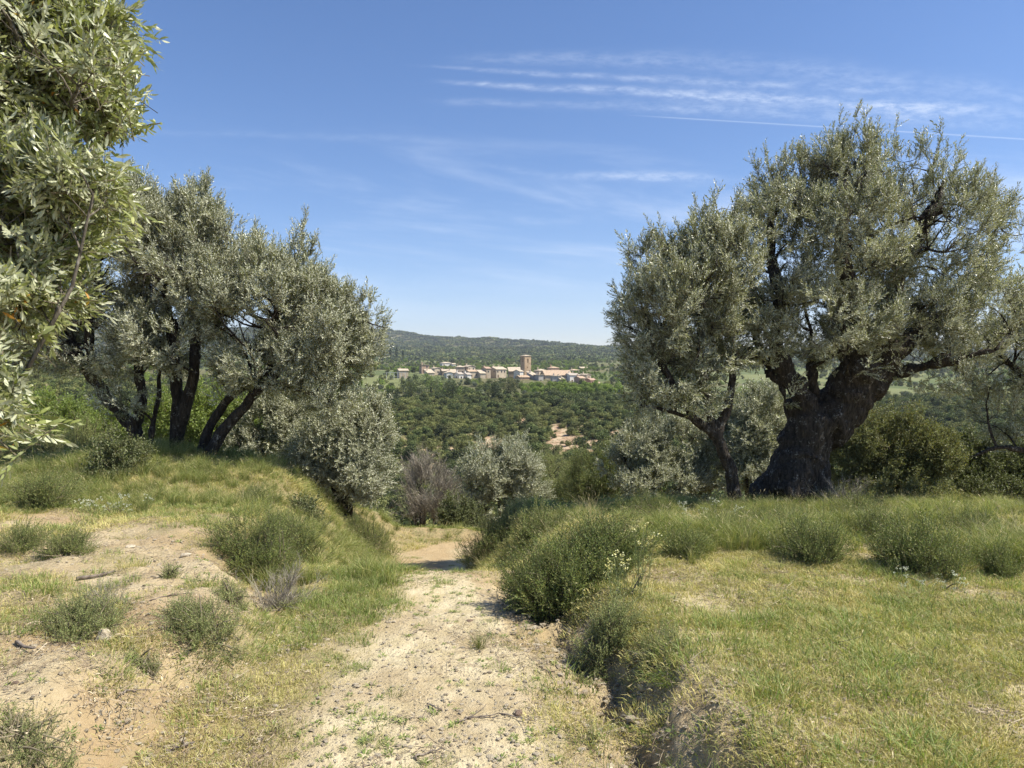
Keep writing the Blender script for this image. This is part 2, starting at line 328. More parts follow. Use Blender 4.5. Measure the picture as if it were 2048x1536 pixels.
def terr(x, y, detail=True):
    x = np.asarray(x, float); y = np.asarray(y, float)
    rr = np.hypot(x, y); u = x / np.maximum(np.abs(y), 1)
    yw = y + np.where(y > 20, (fbm(x / 90, y / 90, seed=3) - .5) * np.clip((y - 20) * .35, 0, 60), 0) - .05 * np.clip(np.abs(x) - 4, 0, 10) * np.where(y > 8, 1, 0)
    yy = np.where(y < 0, y * .5, yw)
    z = pch(yy, YP, ZP)
    # plateau higher on the left, gullies on the facing slope
    lift = sst(-u, .28, .75) * 14 * sst(y, 90, 260) * (1 - sst(y, 700, 1500))
    z = z + lift + (fbm(x / 45, y / 45, seed=11, oct=4) - .5) * 9 * sst(y, 70, 140) * (1 - .75 * sst(y, 240, 330))
    z = z - 4.0 * sst(x, 35, 60) * sst(y, 440, 480) * (1 - sst(y, 560, 640)) - .30 * sst(x, -1.0, .5) * sst(y, 6.6, 9.4) * (1 - sst(y, 15, 22))
    z = z + 2.6 * sst(-x, 5, 60) * sst(y, 390, 470) * (1 - sst(y, 640, 800))
    # far ridge with the skyline of the photograph
    rz = 1.6 + (HOR - 3 - np.interp(x / np.maximum(y, 1), RU, RV)) / F * 3500
    base = np.interp(y, [900, 1500, 2200, 3500], [6, 21, 45, 100])
    k = sst(y, 1300, 3500)
    z = np.where(y > 1300, (base * (1 - k) + rz * k) + (fbm(x / 420, y / 420, seed=21, oct=5) - .5) * 80 * sst(y, 1400, 2300) * (1 - .88 * sst(y, 2900, 3500)), z)
    z = np.where(y > 3500, rz - (y - 3500) * .08, z)
    z = np.where((y > 3500) & (z < 0), 0, z)
    # near: terraces, path, mound
    nr = 1 - sst(rr, 16, 26)
    ed = (fbm(x * 2.2, y * 2.2, seed=5, oct=4) - .5) * .30 * (1 - sst(y, 6, 9) * .5)
    L = sst(-(x - xl(y)) + ed, -.05, .32) * .27
    sharp = np.where(y < 4.6, .34, .7)
    Rr = np.clip((x - xr(y) + ed * 1.1) / sharp, 0, 1); Rr = Rr * Rr * (3 - 2 * Rr)
    up = np.where(x < path_x(y), L, Rr * .22) * nr
    z = z + np.where(y < 15, up, up * (1 - sst(y, 13, 18)))
    z = z + .50 * np.exp(-(((x + 5.4) / 3.0) ** 2 + ((y - 11.0) / 1.8) ** 2)) + .06 * np.exp(-(((x - 4.4) / 2.0) ** 2 + ((y - 11.2) / 1.3) ** 2))
    # sunken path beyond the crest
    dp = np.abs(x - path_x(y)); pw = path_w(y)
    wl = np.where(x < path_x(y), 1.9, 1.1) 
    wm = (1 - sst(dp, pw * .9, pw + wl)) * sst(y, 5.0, 6.2) * (1 - sst(y, 13.6, 16))
    z = z * (1 - wm) + np.minimum(path_z(y), z) * wm
    if detail:
        a = 1 - sst(rr, 14, 40)
        z = z + a * ((fbm(x * 1.3, y * 1.3, seed=31, oct=3) - .5) * .07 + (fbm(x * 9, y * 9, seed=37, oct=3) - .5) * .022 + (fbm(x * 30, y * 30, seed=41, oct=2) - .5) * .010)
        z = z + a * sst(y, 5.5, 7.5) * (1 - sst(y, 12, 14)) * (1 - wm) * (fbm(x * .95, y * .95, seed=47, oct=2) - .5) * .26
        # clods on the eroded edge at the right
        e = np.exp(-((x - xr(y) - .03) / .20) ** 2) * (y < 6)
        z = z + e * ((fbm(x * 11, y * 11, seed=43, oct=4) - .55) * .26 - .04)
        for hx, hy, hr in HOLES: z = z - .15 * np.exp(-(((x - hx) / hr) ** 2 + ((y - hy) / (hr * 1.2)) ** 2) ** 2) * nr
        z = z + a * sst(-(x + 1.2), 0, .5) * (1 - sst(y, 6.5, 8)) * (fbm(x * 3.5, y * 3.5, seed=45, oct=4) - .5) * .10
    return z
def pathmask(x, y):
    n = (fbm(x * 3, y * 3, seed=51) - .5) * .5
    return (1 - sst(np.abs(x - path_x(y)) + n, path_w(y) * .8, path_w(y) * 1.25)) * (y < 14.1)
def bareness(x, y):
    """0 = fully grown, 1 = naked soil"""
    pm = pathmask(x, y)
    n = fbm(x * 1.1 + 3, y * 1.1, seed=61, oct=4); n2 = fbm(x * 4, y * 4, seed=67, oct=3)
    left = sst(-(x + .75), 0, .3) * (.24 + .68 * sst(n + (n2 - .5) * .9, .42, .58)) * (1 - .45 * (sst(x, -1.75, -1.45) * (1 - sst(x, -1.0, -.85)))) * (1 - sst(y, 6.4, 8.4)) * .95
    for bx, by, br in ((-3.3, 5.5, 1.0), (-2.3, 4.9, .7), (-1.75, 4.0, .35), (-3.9, 3.9, .7), (-2.2, 3.0, .6), (-4.6, 6.6, .8)): left = np.maximum(left, sst(1.35 - np.hypot(x - bx, y - by) / br + (n2 - .5) * 2.2, .2, .7) * .93)
    left2 = sst(-(x + 1.0), 0, .4) * sst(n, .60, .70) * .5
    strip = sst(y, 3.5, 4.3) * sst(x, -1.75, -1.4) * (1 - sst(x, -.8, -.6)) * .9
    right = sst(x - xr(y), -.15, .1) * sst(n * .6 + n2 * .4 + (fbm(x * 11, y * 11, seed=69, oct=2) - .5) * .35, .44, .66) * .9
    edge = (np.abs(x - xr(y)) < .22) * (y < 5) * .7
    mid = (x > path_x(y)) * (x < xr(y)) * .55
    return np.clip(np.maximum.reduce([pm * .97, left - strip, left2, right, edge, mid]), 0, 1)
def slope_bare(x, y):
    n = fbm(x / 16, y / 11, seed=71, oct=4)
    b = sst(n + (fbm(x / 4, y / 3, seed=73) - .5) * .7, .58, .70) * sst(y, 130, 165) * (1 - sst(y, 235, 262))
    for px, py, d, rx, ry in [(1120, 865, 195, 14, 16), (1150, 880, 188, 12, 10), (985, 862, 198, 11, 10), (820, 812, 245, 9, 12), (250, 800, 240, 10, 10), (1000, 870, 195, 6, 5)]:
        c = W(px, py, d); b = np.maximum(b, sst(1.0 - np.hypot((x - c[0]) / rx / .55, (y - d) / ry / .65) + (n - .5) * 3.0 + (fbm(x / 4, y / 3, seed=72) - .5) * 1.6, .1, .5))
    return b
A1 = np.radians(np.concatenate([np.linspace(-48, 48, 341), np.linspace(50, 310, 66)]))   # clockwise from +Y
rad = [.35]
while rad[-1] < 9500:
    r_ = rad[-1]; rad.append(r_ * (1.017 if r_ < 18 else 1.025 if r_ < 50 else 1.015 if r_ < 300 else 1.04))
rad = np.array(rad); NR, NA = len(rad), len(A1)
RRm, AAm = np.meshgrid(rad, A1, indexing='ij')
X = (RRm * np.sin(AAm)).ravel(); Y = (RRm * np.cos(AAm)).ravel(); Z = terr(X, Y)
X = np.append(X, 0); Y = np.append(Y, 0); Z = np.append(Z, terr(np.array([0.]), np.array([0.])))
i = np.arange(NR - 1)[:, None] * NA; j = np.arange(NA)[None]; k = (j + 1) % NA
Q = np.stack([i + j, i + NA + j, i + NA + k, i + k], -1).reshape(-1, 4)
vegv = 1 - bareness(X, Y); farv = sst(Y, 14, 30); redv = slope_bare(X, Y)
fieldv = sst(Y, 300, 420) * (1 - sst(Y, 1100, 1500)) * sst(fbm(X / 120, Y / 120, seed=77), .38, .5)
orgv = np.clip(sst(-X, .75, 1.2) * (.35 + .65 * sst(fbm(X * .8, Y * .8, seed=81), .4, .6)) + sst(Y, 12.6, 13.6) + .6 * (np.abs(X - xr(Y)) < .3) * (Y < 6), 0, 1)
AT = dict(veg=vegv, far=farv, red=redv, field=fieldv, org=orgv)
fc_x = X[Q].mean(1); fc_y = Y[Q].mean(1)
isp = (pathmask(fc_x, fc_y) > .5) & (fc_y > -3)
zone = np.where(isp, 1, np.where(fc_y > 1000, 3, np.where(fc_y > 60, 2, 0)))
for zi, nm in enumerate(['ground', 'path', 'hillside', 'hills']):
    q = Q[zone == zi]; ids, inv = np.unique(q.ravel(), return_inverse=True)
    co = np.stack([X, Y, Z], 1)[ids]
    fq = inv.reshape(-1, 4); extra = None
    if zi == 0:
        c0 = len(co); co = np.vstack([co, [[0, 0, Z[-1]]]])
        lut = {v: n for n, v in enumerate(ids.tolist())}
        tri = [(c0, lut[jj], lut[(jj + 1) % NA]) for jj in range(NA) if jj in lut and (jj + 1) % NA in lut]
        loops = np.concatenate([fq.ravel(), np.array(tri).ravel()]) if tri else fq.ravel()
        cnt = np.concatenate([np.full(len(fq), 4), np.full(len(tri), 3)])
        at = {k_: np.append(v[ids], v[-1]) for k_, v in AT.items()}
    else:
        loops = fq.ravel(); cnt = np.full(len(fq), 4); at = {k_: v[ids] for k_, v in AT.items()}
    obj(nm, mesh_np(nm, co, loops=loops, counts=cnt, mats=[mg], smooth=True, attrs=at), kind='structure')
def gz(x, y): return float(terr(np.array([x]), np.array([y]))[0])
def G3(px, py):
    """ground point seen at a photo pixel"""
    lo = 1.5
    ds = np.geomspace(1.5, 60, 900)
    P = np.array([W(px, py, d) for d in ds]); t = terr(P[:, 0], P[:, 1]); h = np.where(P[:, 2] < t)[0]
    k = h[0] if len(h) else len(ds) - 1
    return np.array((P[k, 0], P[k, 1], t[k]))

# ------------------------------------------------------------------ scatter (geometry nodes)
SRC = {}
def source(key, meshes):
    c = bpy.data.collections.new('src_' + key)
    for n, me in enumerate(meshes):
        c.objects.link(bpy.data.objects.new('%s_%02d' % (key, n), me))
    SRC[key] = (c, len(meshes)); return c
GN = {}
def gn_group(key):
    if key in GN: return GN[key]
    t = bpy.data.node_groups.new('scatter_' + key, 'GeometryNodeTree')
    t.interface.new_socket('Geometry', in_out='INPUT', socket_type='NodeSocketGeometry')
    t.interface.new_socket('Geometry', in_out='OUTPUT', socket_type='NodeSocketGeometry')
    n = t.nodes; l = t.links
    gi = n.new('NodeGroupInput'); go = n.new('NodeGroupOutput'); ip = n.new('GeometryNodeInstanceOnPoints')
    ci = n.new('GeometryNodeCollectionInfo'); ci.inputs['Collection'].default_value = SRC[key][0]
    ci.inputs['Separate Children'].default_value = True; ci.inputs['Reset Children'].default_value = True
    def na(nm, ty): a = n.new('GeometryNodeInputNamedAttribute'); a.data_type = ty; a.inputs[0].default_value = nm; return a.outputs[0]
    l.new(gi.outputs[0], ip.inputs['Points']); l.new(ci.outputs[0], ip.inputs['Instance']); ip.inputs['Pick Instance'].default_value = True
    l.new(na('idx', 'INT'), ip.inputs['Instance Index']); l.new(na('scl', 'FLOAT_VECTOR'), ip.inputs['Scale'])
    e = n.new('FunctionNodeEulerToRotation'); l.new(na('rot', 'FLOAT_VECTOR'), e.inputs[0]); l.new(e.outputs[0], ip.inputs['Rotation'])
    l.new(ip.outputs[0], go.inputs[0]); GN[key] = t; return t
def axis_euler(D, spin):
    """XYZ euler turning +Z into D after a spin about Z"""
    D = D / (np.linalg.norm(D, axis=1)[:, None] + 1e-9)
    # R = Rz(c) Ry(b) Rz(spin) ; convert to XYZ euler via matrix
    c = np.arctan2(D[:, 1], D[:, 0]); b = np.arccos(np.clip(D[:, 2], -1, 1))
    cc, sc_, cb, sb, cs, ss_ = np.cos(c), np.sin(c), np.cos(b), np.sin(b), np.cos(spin - c), np.sin(spin - c)
    m00 = cc * cb * cs - sc_ * ss_; m10 = sc_ * cb * cs + cc * ss_; m20 = -sb * cs
    m21 = sb * ss_; m22 = cb
    ey = np.arcsin(np.clip(-m20, -1, 1)); ex = np.arctan2(m21, m22); ez = np.arctan2(m10, m00)
    return np.stack([ex, ey, ez], 1)
def scatter(name, key, P, D=None, scl=1.0, seed=0, parent=None, loc=None, kind='stuff', spin=None):
    r = np.random.default_rng(seed + 1000); P = np.asarray(P, np.float32); n = len(P)
    if D is None: D = np.tile((0, 0, 1.), (n, 1)) + r.normal(0, .06, (n, 3))
    rot = axis_euler(np.asarray(D, float), r.uniform(0, 6.283, n) if spin is None else spin)
    me = bpy.data.meshes.new(name); me.vertices.add(n)
    off = np.zeros(3) if loc is None else np.asarray(loc)
    me.vertices.foreach_set('co', (P - off).astype(np.float32).ravel())
    a = me.attributes.new('rot', 'FLOAT_VECTOR', 'POINT'); a.data.foreach_set('vector', rot.astype(np.float32).ravel())
    sc3 = np.broadcast_to(np.asarray(scl, float).reshape(-1, 1) if np.ndim(scl) < 2 else scl, (n, 3))
    a = me.attributes.new('scl', 'FLOAT_VECTOR', 'POINT'); a.data.foreach_set('vector', np.ascontiguousarray(sc3, np.float32).ravel())
    a = me.attributes.new('idx', 'INT', 'POINT'); a.data.foreach_set('value', r.integers(0, SRC[key][1], n).astype(np.int32))
    o = obj(name, me, parent=parent, kind=kind)
    md = o.modifiers.new('scatter', 'NODES'); md.node_group = gn_group(key)
    return o

# ------------------------------------------------------------------ plant pieces
def leaf(mb, base, dirv, up, L, wd, mi, rnd, hi=False, curl=.15):
    dirv = dirv / np.linalg.norm(dirv); s = np.cross(dirv, up); s /= np.linalg.norm(s) + 1e-9; n = np.cross(s, dirv)
    if hi:
        c = curl * L
        v = [base, base + dirv * L * .3 + s * wd * .42 + n * c * .3, base + dirv * L * .3 - s * wd * .42 + n * c * .3,
             base + dirv * L * .65 + s * wd * .46 + n * c * .2, base + dirv * L * .65 - s * wd * .46 + n * c * .2, base + dirv * L - n * c * .5]
        mb.add(v, [(0, 1, 2), (1, 3, 4, 2), (3, 5, 4)], mi, rnd)
    else:
        v = [base, base + dirv * L * .5 + s * wd * .5, base + dirv * L - n * curl * L * .5, base + dirv * L * .5 - s * wd * .5]
        mb.add(v, [(0, 1, 2, 3)], mi, rnd)
def rvec(r): v = r.normal(0, 1, 3); return v / np.linalg.norm(v)
def stem_leaves(mb, r, P, nl, L, wd, hi, ang=.8, start=.1, orange=False):
    n = len(P); T = np.gradient(P, axis=0)
    for k in range(nl):
        t = start + (1 - start) * (k + .5) / nl; f = t * (n - 1); i0 = min(int(f), n - 2); b = P[i0] + (P[i0 + 1] - P[i0]) * (f - i0)
        tv = T[i0] / (np.linalg.norm(T[i0]) + 1e-9); side = rvec(r); side -= tv * side.dot(tv); side /= np.linalg.norm(side) + 1e-9
        for sg in (-1, 1):
            a = r.uniform(ang * .6, ang * 1.3); d = tv * math.cos(a) + side * sg * math.sin(a) + rvec(r) * .12
            u = tv * math.sin(a) - side * sg * math.cos(a)
            leaf(mb, b, d, -u + rvec(r) * .35, L * r.uniform(.65, 1.15) * (1 - .25 * t), wd * r.uniform(.8, 1.2), 1, r.random(), hi)
    tv = T[-1] / np.linalg.norm(T[-1]); leaf(mb, P[-1], tv, rvec(r), L * .7, wd * .8, 1, r.random(), hi)
def curve(r, L, bend, n=5, d0=(0, 0, 1.)):
    d = np.array(d0, float); d /= np.linalg.norm(d); P = [np.zeros(3)]; b = rvec(r) * bend
    for k in range(n - 1): P.append(P[-1] + d * L / (n - 1)); d = d + b / (n - 1); d /= np.linalg.norm(d)
    return np.array(P)
def spray(seed, L=.34, nl=9, leafL=.06, lw=.014, sides=4, hi=False, bend=.35, mleaf=None, buds=0, sr=.0028, sd=.62):
    r = np.random.default_rng(seed); mb = MB(); P = curve(r, L, bend, 6)
    mb.tube(P, np.linspace(sr, sr * .35, len(P)), 3, 0, .5, False); stem_leaves(mb, r, P, nl, leafL, lw, hi)
    for s in range(sides):
        t = r.uniform(.1, .75); i0 = int(t * 5); T = P[i0 + 1] - P[i0]; T /= np.linalg.norm(T)
        d = T * .8 + rvec(r) * sd; Q_ = curve(r, L * r.uniform(.35, .7) * (1 - t * .4), bend, 4, d) + P[i0]
        mb.tube(Q_, np.linspace(sr * .6, sr * .3, 4), 3, 0, .5, False); stem_leaves(mb, r, Q_, max(3, int(nl * .6)), leafL * .95, lw, hi)
    for b_ in range(buds):
        t = r.uniform(.2, .85); i0 = int(t * 5); c = P[i0] + rvec(r) * .018
        for q in range(7):
            cc = c + rvec(r) * .011; s_ = r.uniform(.0022, .0038)
            mb.add([cc + np.array(v) * s_ for v in ((1, 0, 0), (-1, 0, 0), (0, 1, 0), (0, -1, 0), (0, 0, 1), (0, 0, -1))],
                   [(0, 2, 4), (2, 1, 4), (1, 3, 4), (3, 0, 4), (2, 0, 5), (1, 2, 5), (3, 1, 5), (0, 3, 5)], 2, r.random())
    return mb.mesh('spray', [M_twig, mleaf or M_olive, M_bud])
source('olive', [spray(10 + k, .36, 10, .056, .0132, 5, sd=.55) for k in range(7)])
source('olivenear', [spray(30 + k, .26, 10, .050, .0098, 3, True, .45, M_olive_n, buds=(2 if k % 2 else 0), sr=.0022) for k in range(16)]
       + [spray(60, .16, 2, .045, .010, 0, True, .5, M_orange)])
source('oak', [spray(70 + k, .34, 8, .042, .026, 5, False, .3, M_oak, sd=.8) for k in range(5)])
source('kermes', [spray(80 + k, .30, 8, .036, .024, 5, False, .3, M_oakb, sd=.8) for k in range(5)])
source('bright', [spray(90 + k, .38, 8, .05, .022, 4, False, .4, M_bright) for k in range(5)])
source('broom', [spray(100 + k, .28, 12, .022, .0055, 5, False, .3, M_fine, sr=.0013, sd=.5) for k in range(5)])
source('grey', [spray(110 + k, .22, 11, .020, .0056, 5, False, .3, M_fineg, sr=.0013, sd=.5) for k in range(5)])
source('rosemary', [spray(120 + k, .26, 13, .021, .0058, 6, False, .3, M_fined, sr=.0013, sd=.55) for k in range(5)])
def deadspray(seed, L=.4):
    r = np.random.default_rng(seed); mb = MB(); P = curve(r, L, .5, 6); mb.tube(P, np.linspace(.004, .001, 6), 3, 0, r.random(), False)
    for s in range(9):
        i0 = r.integers(0, 5); d = (P[i0 + 1] - P[i0]) / L * 5 * .8 + rvec(r) * .5; q = curve(r, L * r.uniform(.3, .6), .5, 4, d) + P[i0]
        mb.tube(q, np.linspace(.002, .0008, 4), 3, 0, r.random(), False)
        for e in range(3):
            i1 = r.integers(0, 3); q2 = curve(r, L * r.uniform(.12, .25), .4, 3, (q[i1 + 1] - q[i1]) * 20 + rvec(r) * .7) + q[i1]
            mb.tube(q2, np.linspace(.0013, .0007, 3), 3, 0, r.random(), False)
    return mb.mesh('dead_spray', [M_dead])
source('dead', [deadspray(k) for k in range(5)])
def blades(seed, n, R0, h0, h1, wd, lean, mats, seeds=0, spread=True):
    r = np.random.default_rng(seed); mb = MB()
    for k in range(n):
        a = r.uniform(0, 6.283); rr = R0 * math.sqrt(r.random()) if spread else R0 * r.random() ** 1.5
        b = np.array((rr * math.cos(a), rr * math.sin(a), -.01)); h = r.uniform(h0, h1)
        ld_ = np.array((math.cos(a), math.sin(a), 0)) * lean * (rr / R0 if not spread else 1) + r.normal(0, lean * .7, 3) * (1, 1, 0)
        s = np.array((math.sin(a * 3.7), math.cos(a * 3.7), 0)) * wd * .5 * r.uniform(.7, 1.3)
        p1 = b + (np.array((0, 0, 1.)) + ld_ * .5) * h * .5; p2 = b + (np.array((0, 0, 1.)) * (1 - .25 * min(1, np.linalg.norm(ld_))) + ld_ * 1.25) * h
        rn = r.random(); mb.add([b - s, b + s, p1 + s * .8, p1 - s * .8, p2], [(0, 1, 2, 3), (3, 2, 4)], 0, rn)
        if k < seeds:
            d = p2 - p1; d /= np.linalg.norm(d); q = p2 + d * min(h * .25, .05); e = np.cross(d, (0, 1, .2)) * wd * .75; p2m = p2 + d * min(h * .12, .025)
            mb.add([p2 - d * .01, p2m + e, q, p2m - e], [(0, 1, 2, 3)], 1, r.random())
    return mb.mesh('tuft', mats)
source('short', [blades(200 + k, 110, .13, .010, .040, .0034, .5, [M_grassd, M_straw], 3) for k in range(6)])
source('green', [blades(210 + k, 80, .10, .03, .085, .0034, .45, [M_grassg, M_straw], 3) for k in range(5)])
source('tall', [blades(220 + k, 110, .10, .14, .36, .0042, .55, [M_grasst, M_straw], 5, False) for k in range(6)])
source('fern', [blades(230 + k, 170, .07, .12, .30, .0038, .75, [M_grasst, M_straw], 0, False) for k in range(4)])
source('wild', [blades(240 + k, 24, .12, .25, .50, .0034, .25, [M_straw, M_straw], 20) for k in range(4)])
def weed(seed):
    r = np.random.default_rng(seed); mb = MB()
    for k in range(14):
        a = r.uniform(0, 6.28); d = np.array((math.cos(a), math.sin(a), r.uniform(.15, .9))); b = d * (1, 1, 0) * .01
        leaf(mb, b, d, np.array((0, 0, 1.)), r.uniform(.02, .055), r.uniform(.006, .011), 0, r.random(), True)
    return mb.mesh('weed', [M_grassg])
source('weed', [weed(k) for k in range(4)])
def flower(seed, M, n=9, h=.3):
    r = np.random.default_rng(seed); mb = MB()
    for k in range(n):
        P = curve(r, h * r.uniform(.6, 1), .3, 5, np.array((0, 0, 1)) + rvec(r) * .28) + r.normal(0, .02, 3) * (1, 1, 0)
        mb.tube(P, .0016, 3, 0, r.random(), False)
        for q in range(6):
            t = r.uniform(.05, .8); i0 = int(t * 4); leaf(mb, P[i0], rvec(r) + (0, 0, .8), rvec(r), .03, .005, 0, r.random())
        for q in range(7):
            c = P[-1] + rvec(r) * .010; s_ = r.uniform(.003, .005)
            mb.add([c + np.array(v) * s_ for v in ((1, 0, 0), (-1, 0, 0), (0, 1, 0), (0, -1, 0), (0, 0, 1), (0, 0, -1))],
                   [(0, 2, 4), (2, 1, 4), (1, 3, 4), (3, 0, 4), (2, 0, 5), (1, 2, 5), (3, 1, 5), (0, 3, 5)], 1, r.random())
    return mb.mesh('flower', [M_fineg, M])
source('yellow', [flower(k, M_yel) for k in range(3)])
source('white', [flower(k + 9, M_white, 10, .22) for k in range(3)])
M_stone = simple('limestone', (.50, .42, .29), (.66, .58, .44), 3, .9, .01, 14)
M_stone3 = simple('tan_stone', (.42, .34, .23), (.58, .49, .36), 6, .9, .01, 20)
M_stone2 = simple('brown_stone', (.24, .165, .12), (.36, .27, .20), 6, .9, .01, 20)
import bmesh
def rock_me(seed, sub=2, flat=.65, m=None, rough=.35):
    bm = bmesh.new(); bmesh.ops.create_icosphere(bm, subdivisions=sub, radius=1)
    co = np.array([v.co[:] for v in bm.verts]); r = np.random.default_rng(seed)
    for q in range(9):   # shave planes for an angular look
        n = rvec(r); d = co @ n; lim = r.uniform(.55, .85); co = co - n * np.clip(d - lim, 0, None)[:, None]
    co *= (1 + rough * (fbm(co[:, 0] * 2 + seed, co[:, 1] * 2, co[:, 2] * 2, seed=seed) - .5))[:, None] * (1, .8, flat)
    for v, c in zip(bm.verts, co): v.co = c
    me = bpy.data.meshes.new('rock'); bm.to_mesh(me); bm.free(); me.materials.append(m or M_stone)
    if sub > 2: me.polygons.foreach_set('use_smooth', np.ones(len(me.polygons), bool))
    return me
source('pebble', [rock_me(k, 1, .55, M_stone if k % 3 else M_stone3) for k in range(6)])
def litter_me(seed):
    r = np.random.default_rng(seed); mb = MB()
    for k in range(26):
        c = np.append(r.uniform(-.12, .12, 2), r.uniform(.002, .012)); a = r.uniform(0, 6.28)
        if k % 3: leaf(mb, c, np.array((math.cos(a), math.sin(a), r.uniform(-.1, .25))), np.array((0, 0, 1.)) + rvec(r) * .4, r.uniform(.02, .05), .008, 0, r.random())
        else:
            q = curve(r, r.uniform(.04, .14), .4, 4, (math.cos(a), math.sin(a), r.uniform(-.05, .12))) + c; mb.tube(q, .0016, 3, 0, r.random(), False)
    return mb.mesh('litter', [M_litter])
source('litter', [litter_me(k) for k in range(5)])

# ------------------------------------------------------------------ branching plants
def remesh(mb, vox, mats, name, amp=.0, fs=3.0, seed=0, smooth=1):
    me = mb.mesh('t', []); ob = bpy.data.objects.new('t', me); COL.objects.link(ob)
    md = ob.modifiers.new('r', 'REMESH'); md.mode = 'VOXEL'; md.voxel_size = vox
    if smooth: s_ = ob.modifiers.new('s', 'SMOOTH'); s_.iterations = smooth; s_.factor = .5
    dg = bpy.context.evaluated_depsgraph_get()
    r_ = bpy.data.meshes.new_from_object(ob.evaluated_get(dg)); r_.name = name
    bpy.data.objects.remove(ob); bpy.data.meshes.remove(me)
    n = len(r_.vertices); co = np.empty(n * 3, np.float32); r_.vertices.foreach_get('co', co); co = co.reshape(-1, 3).astype(float)
    no = np.empty(n * 3, np.float32); r_.vertices.foreach_get('normal', no); no = no.reshape(-1, 3)
    if amp:
        a = fbm(co[:, 0] * fs * 2.4, co[:, 1] * fs * 2.4, co[:, 2] * fs * .5, seed=seed, oct=4); b_ = fbm(co[:, 0] * fs * .8, co[:, 1] * fs * .8, co[:, 2] * fs * .8, seed=seed + 9, oct=4)
        co = co + no * ((1 - np.abs(a - .5) * 4) * amp + (b_ - .5) * amp * 4.5)[:, None]
        r_.vertices.foreach_set('co', co.astype(np.float32).ravel())
    for m_ in mats: r_.materials.append(m_)
    r_.polygons.foreach_set('use_smooth', np.ones(len(r_.polygons), bool)); r_.update()
    return r_
def smooth_path(P, n=10):
    P = np.array(P, float); t = np.zeros(len(P)); t[1:] = np.cumsum(np.linalg.norm(np.diff(P, axis=0), axis=1)); t /= t[-1]
    return np.stack([pch(np.linspace(0, 1, n), t, P[:, k]) for k in range(P.shape[1])], 1)
def nearest(Pq, N):
    o = np.empty(len(Pq), int)
    for s in range(0, len(Pq), 512):
        d = ((Pq[s:s + 512, None] - N[None]) ** 2).sum(-1); o[s:s + 512] = d.argmin(1)
    return o
def in_lobes(r, lobes, n, shell=.5):
    wt = np.array([l[6] * l[3] * l[4] * l[5] for l in lobes]) ** .9; k = r.choice(len(lobes), n, p=wt / wt.sum()); L = np.array(lobes)[k]
    v = r.normal(0, 1, (n, 3)); v /= np.linalg.norm(v, axis=1)[:, None]; rr = r.random(n) ** (1 / 3 * (1 - shell))
    return L[:, :3] + v * rr[:, None] * L[:, 3:6], L[:, :3], v
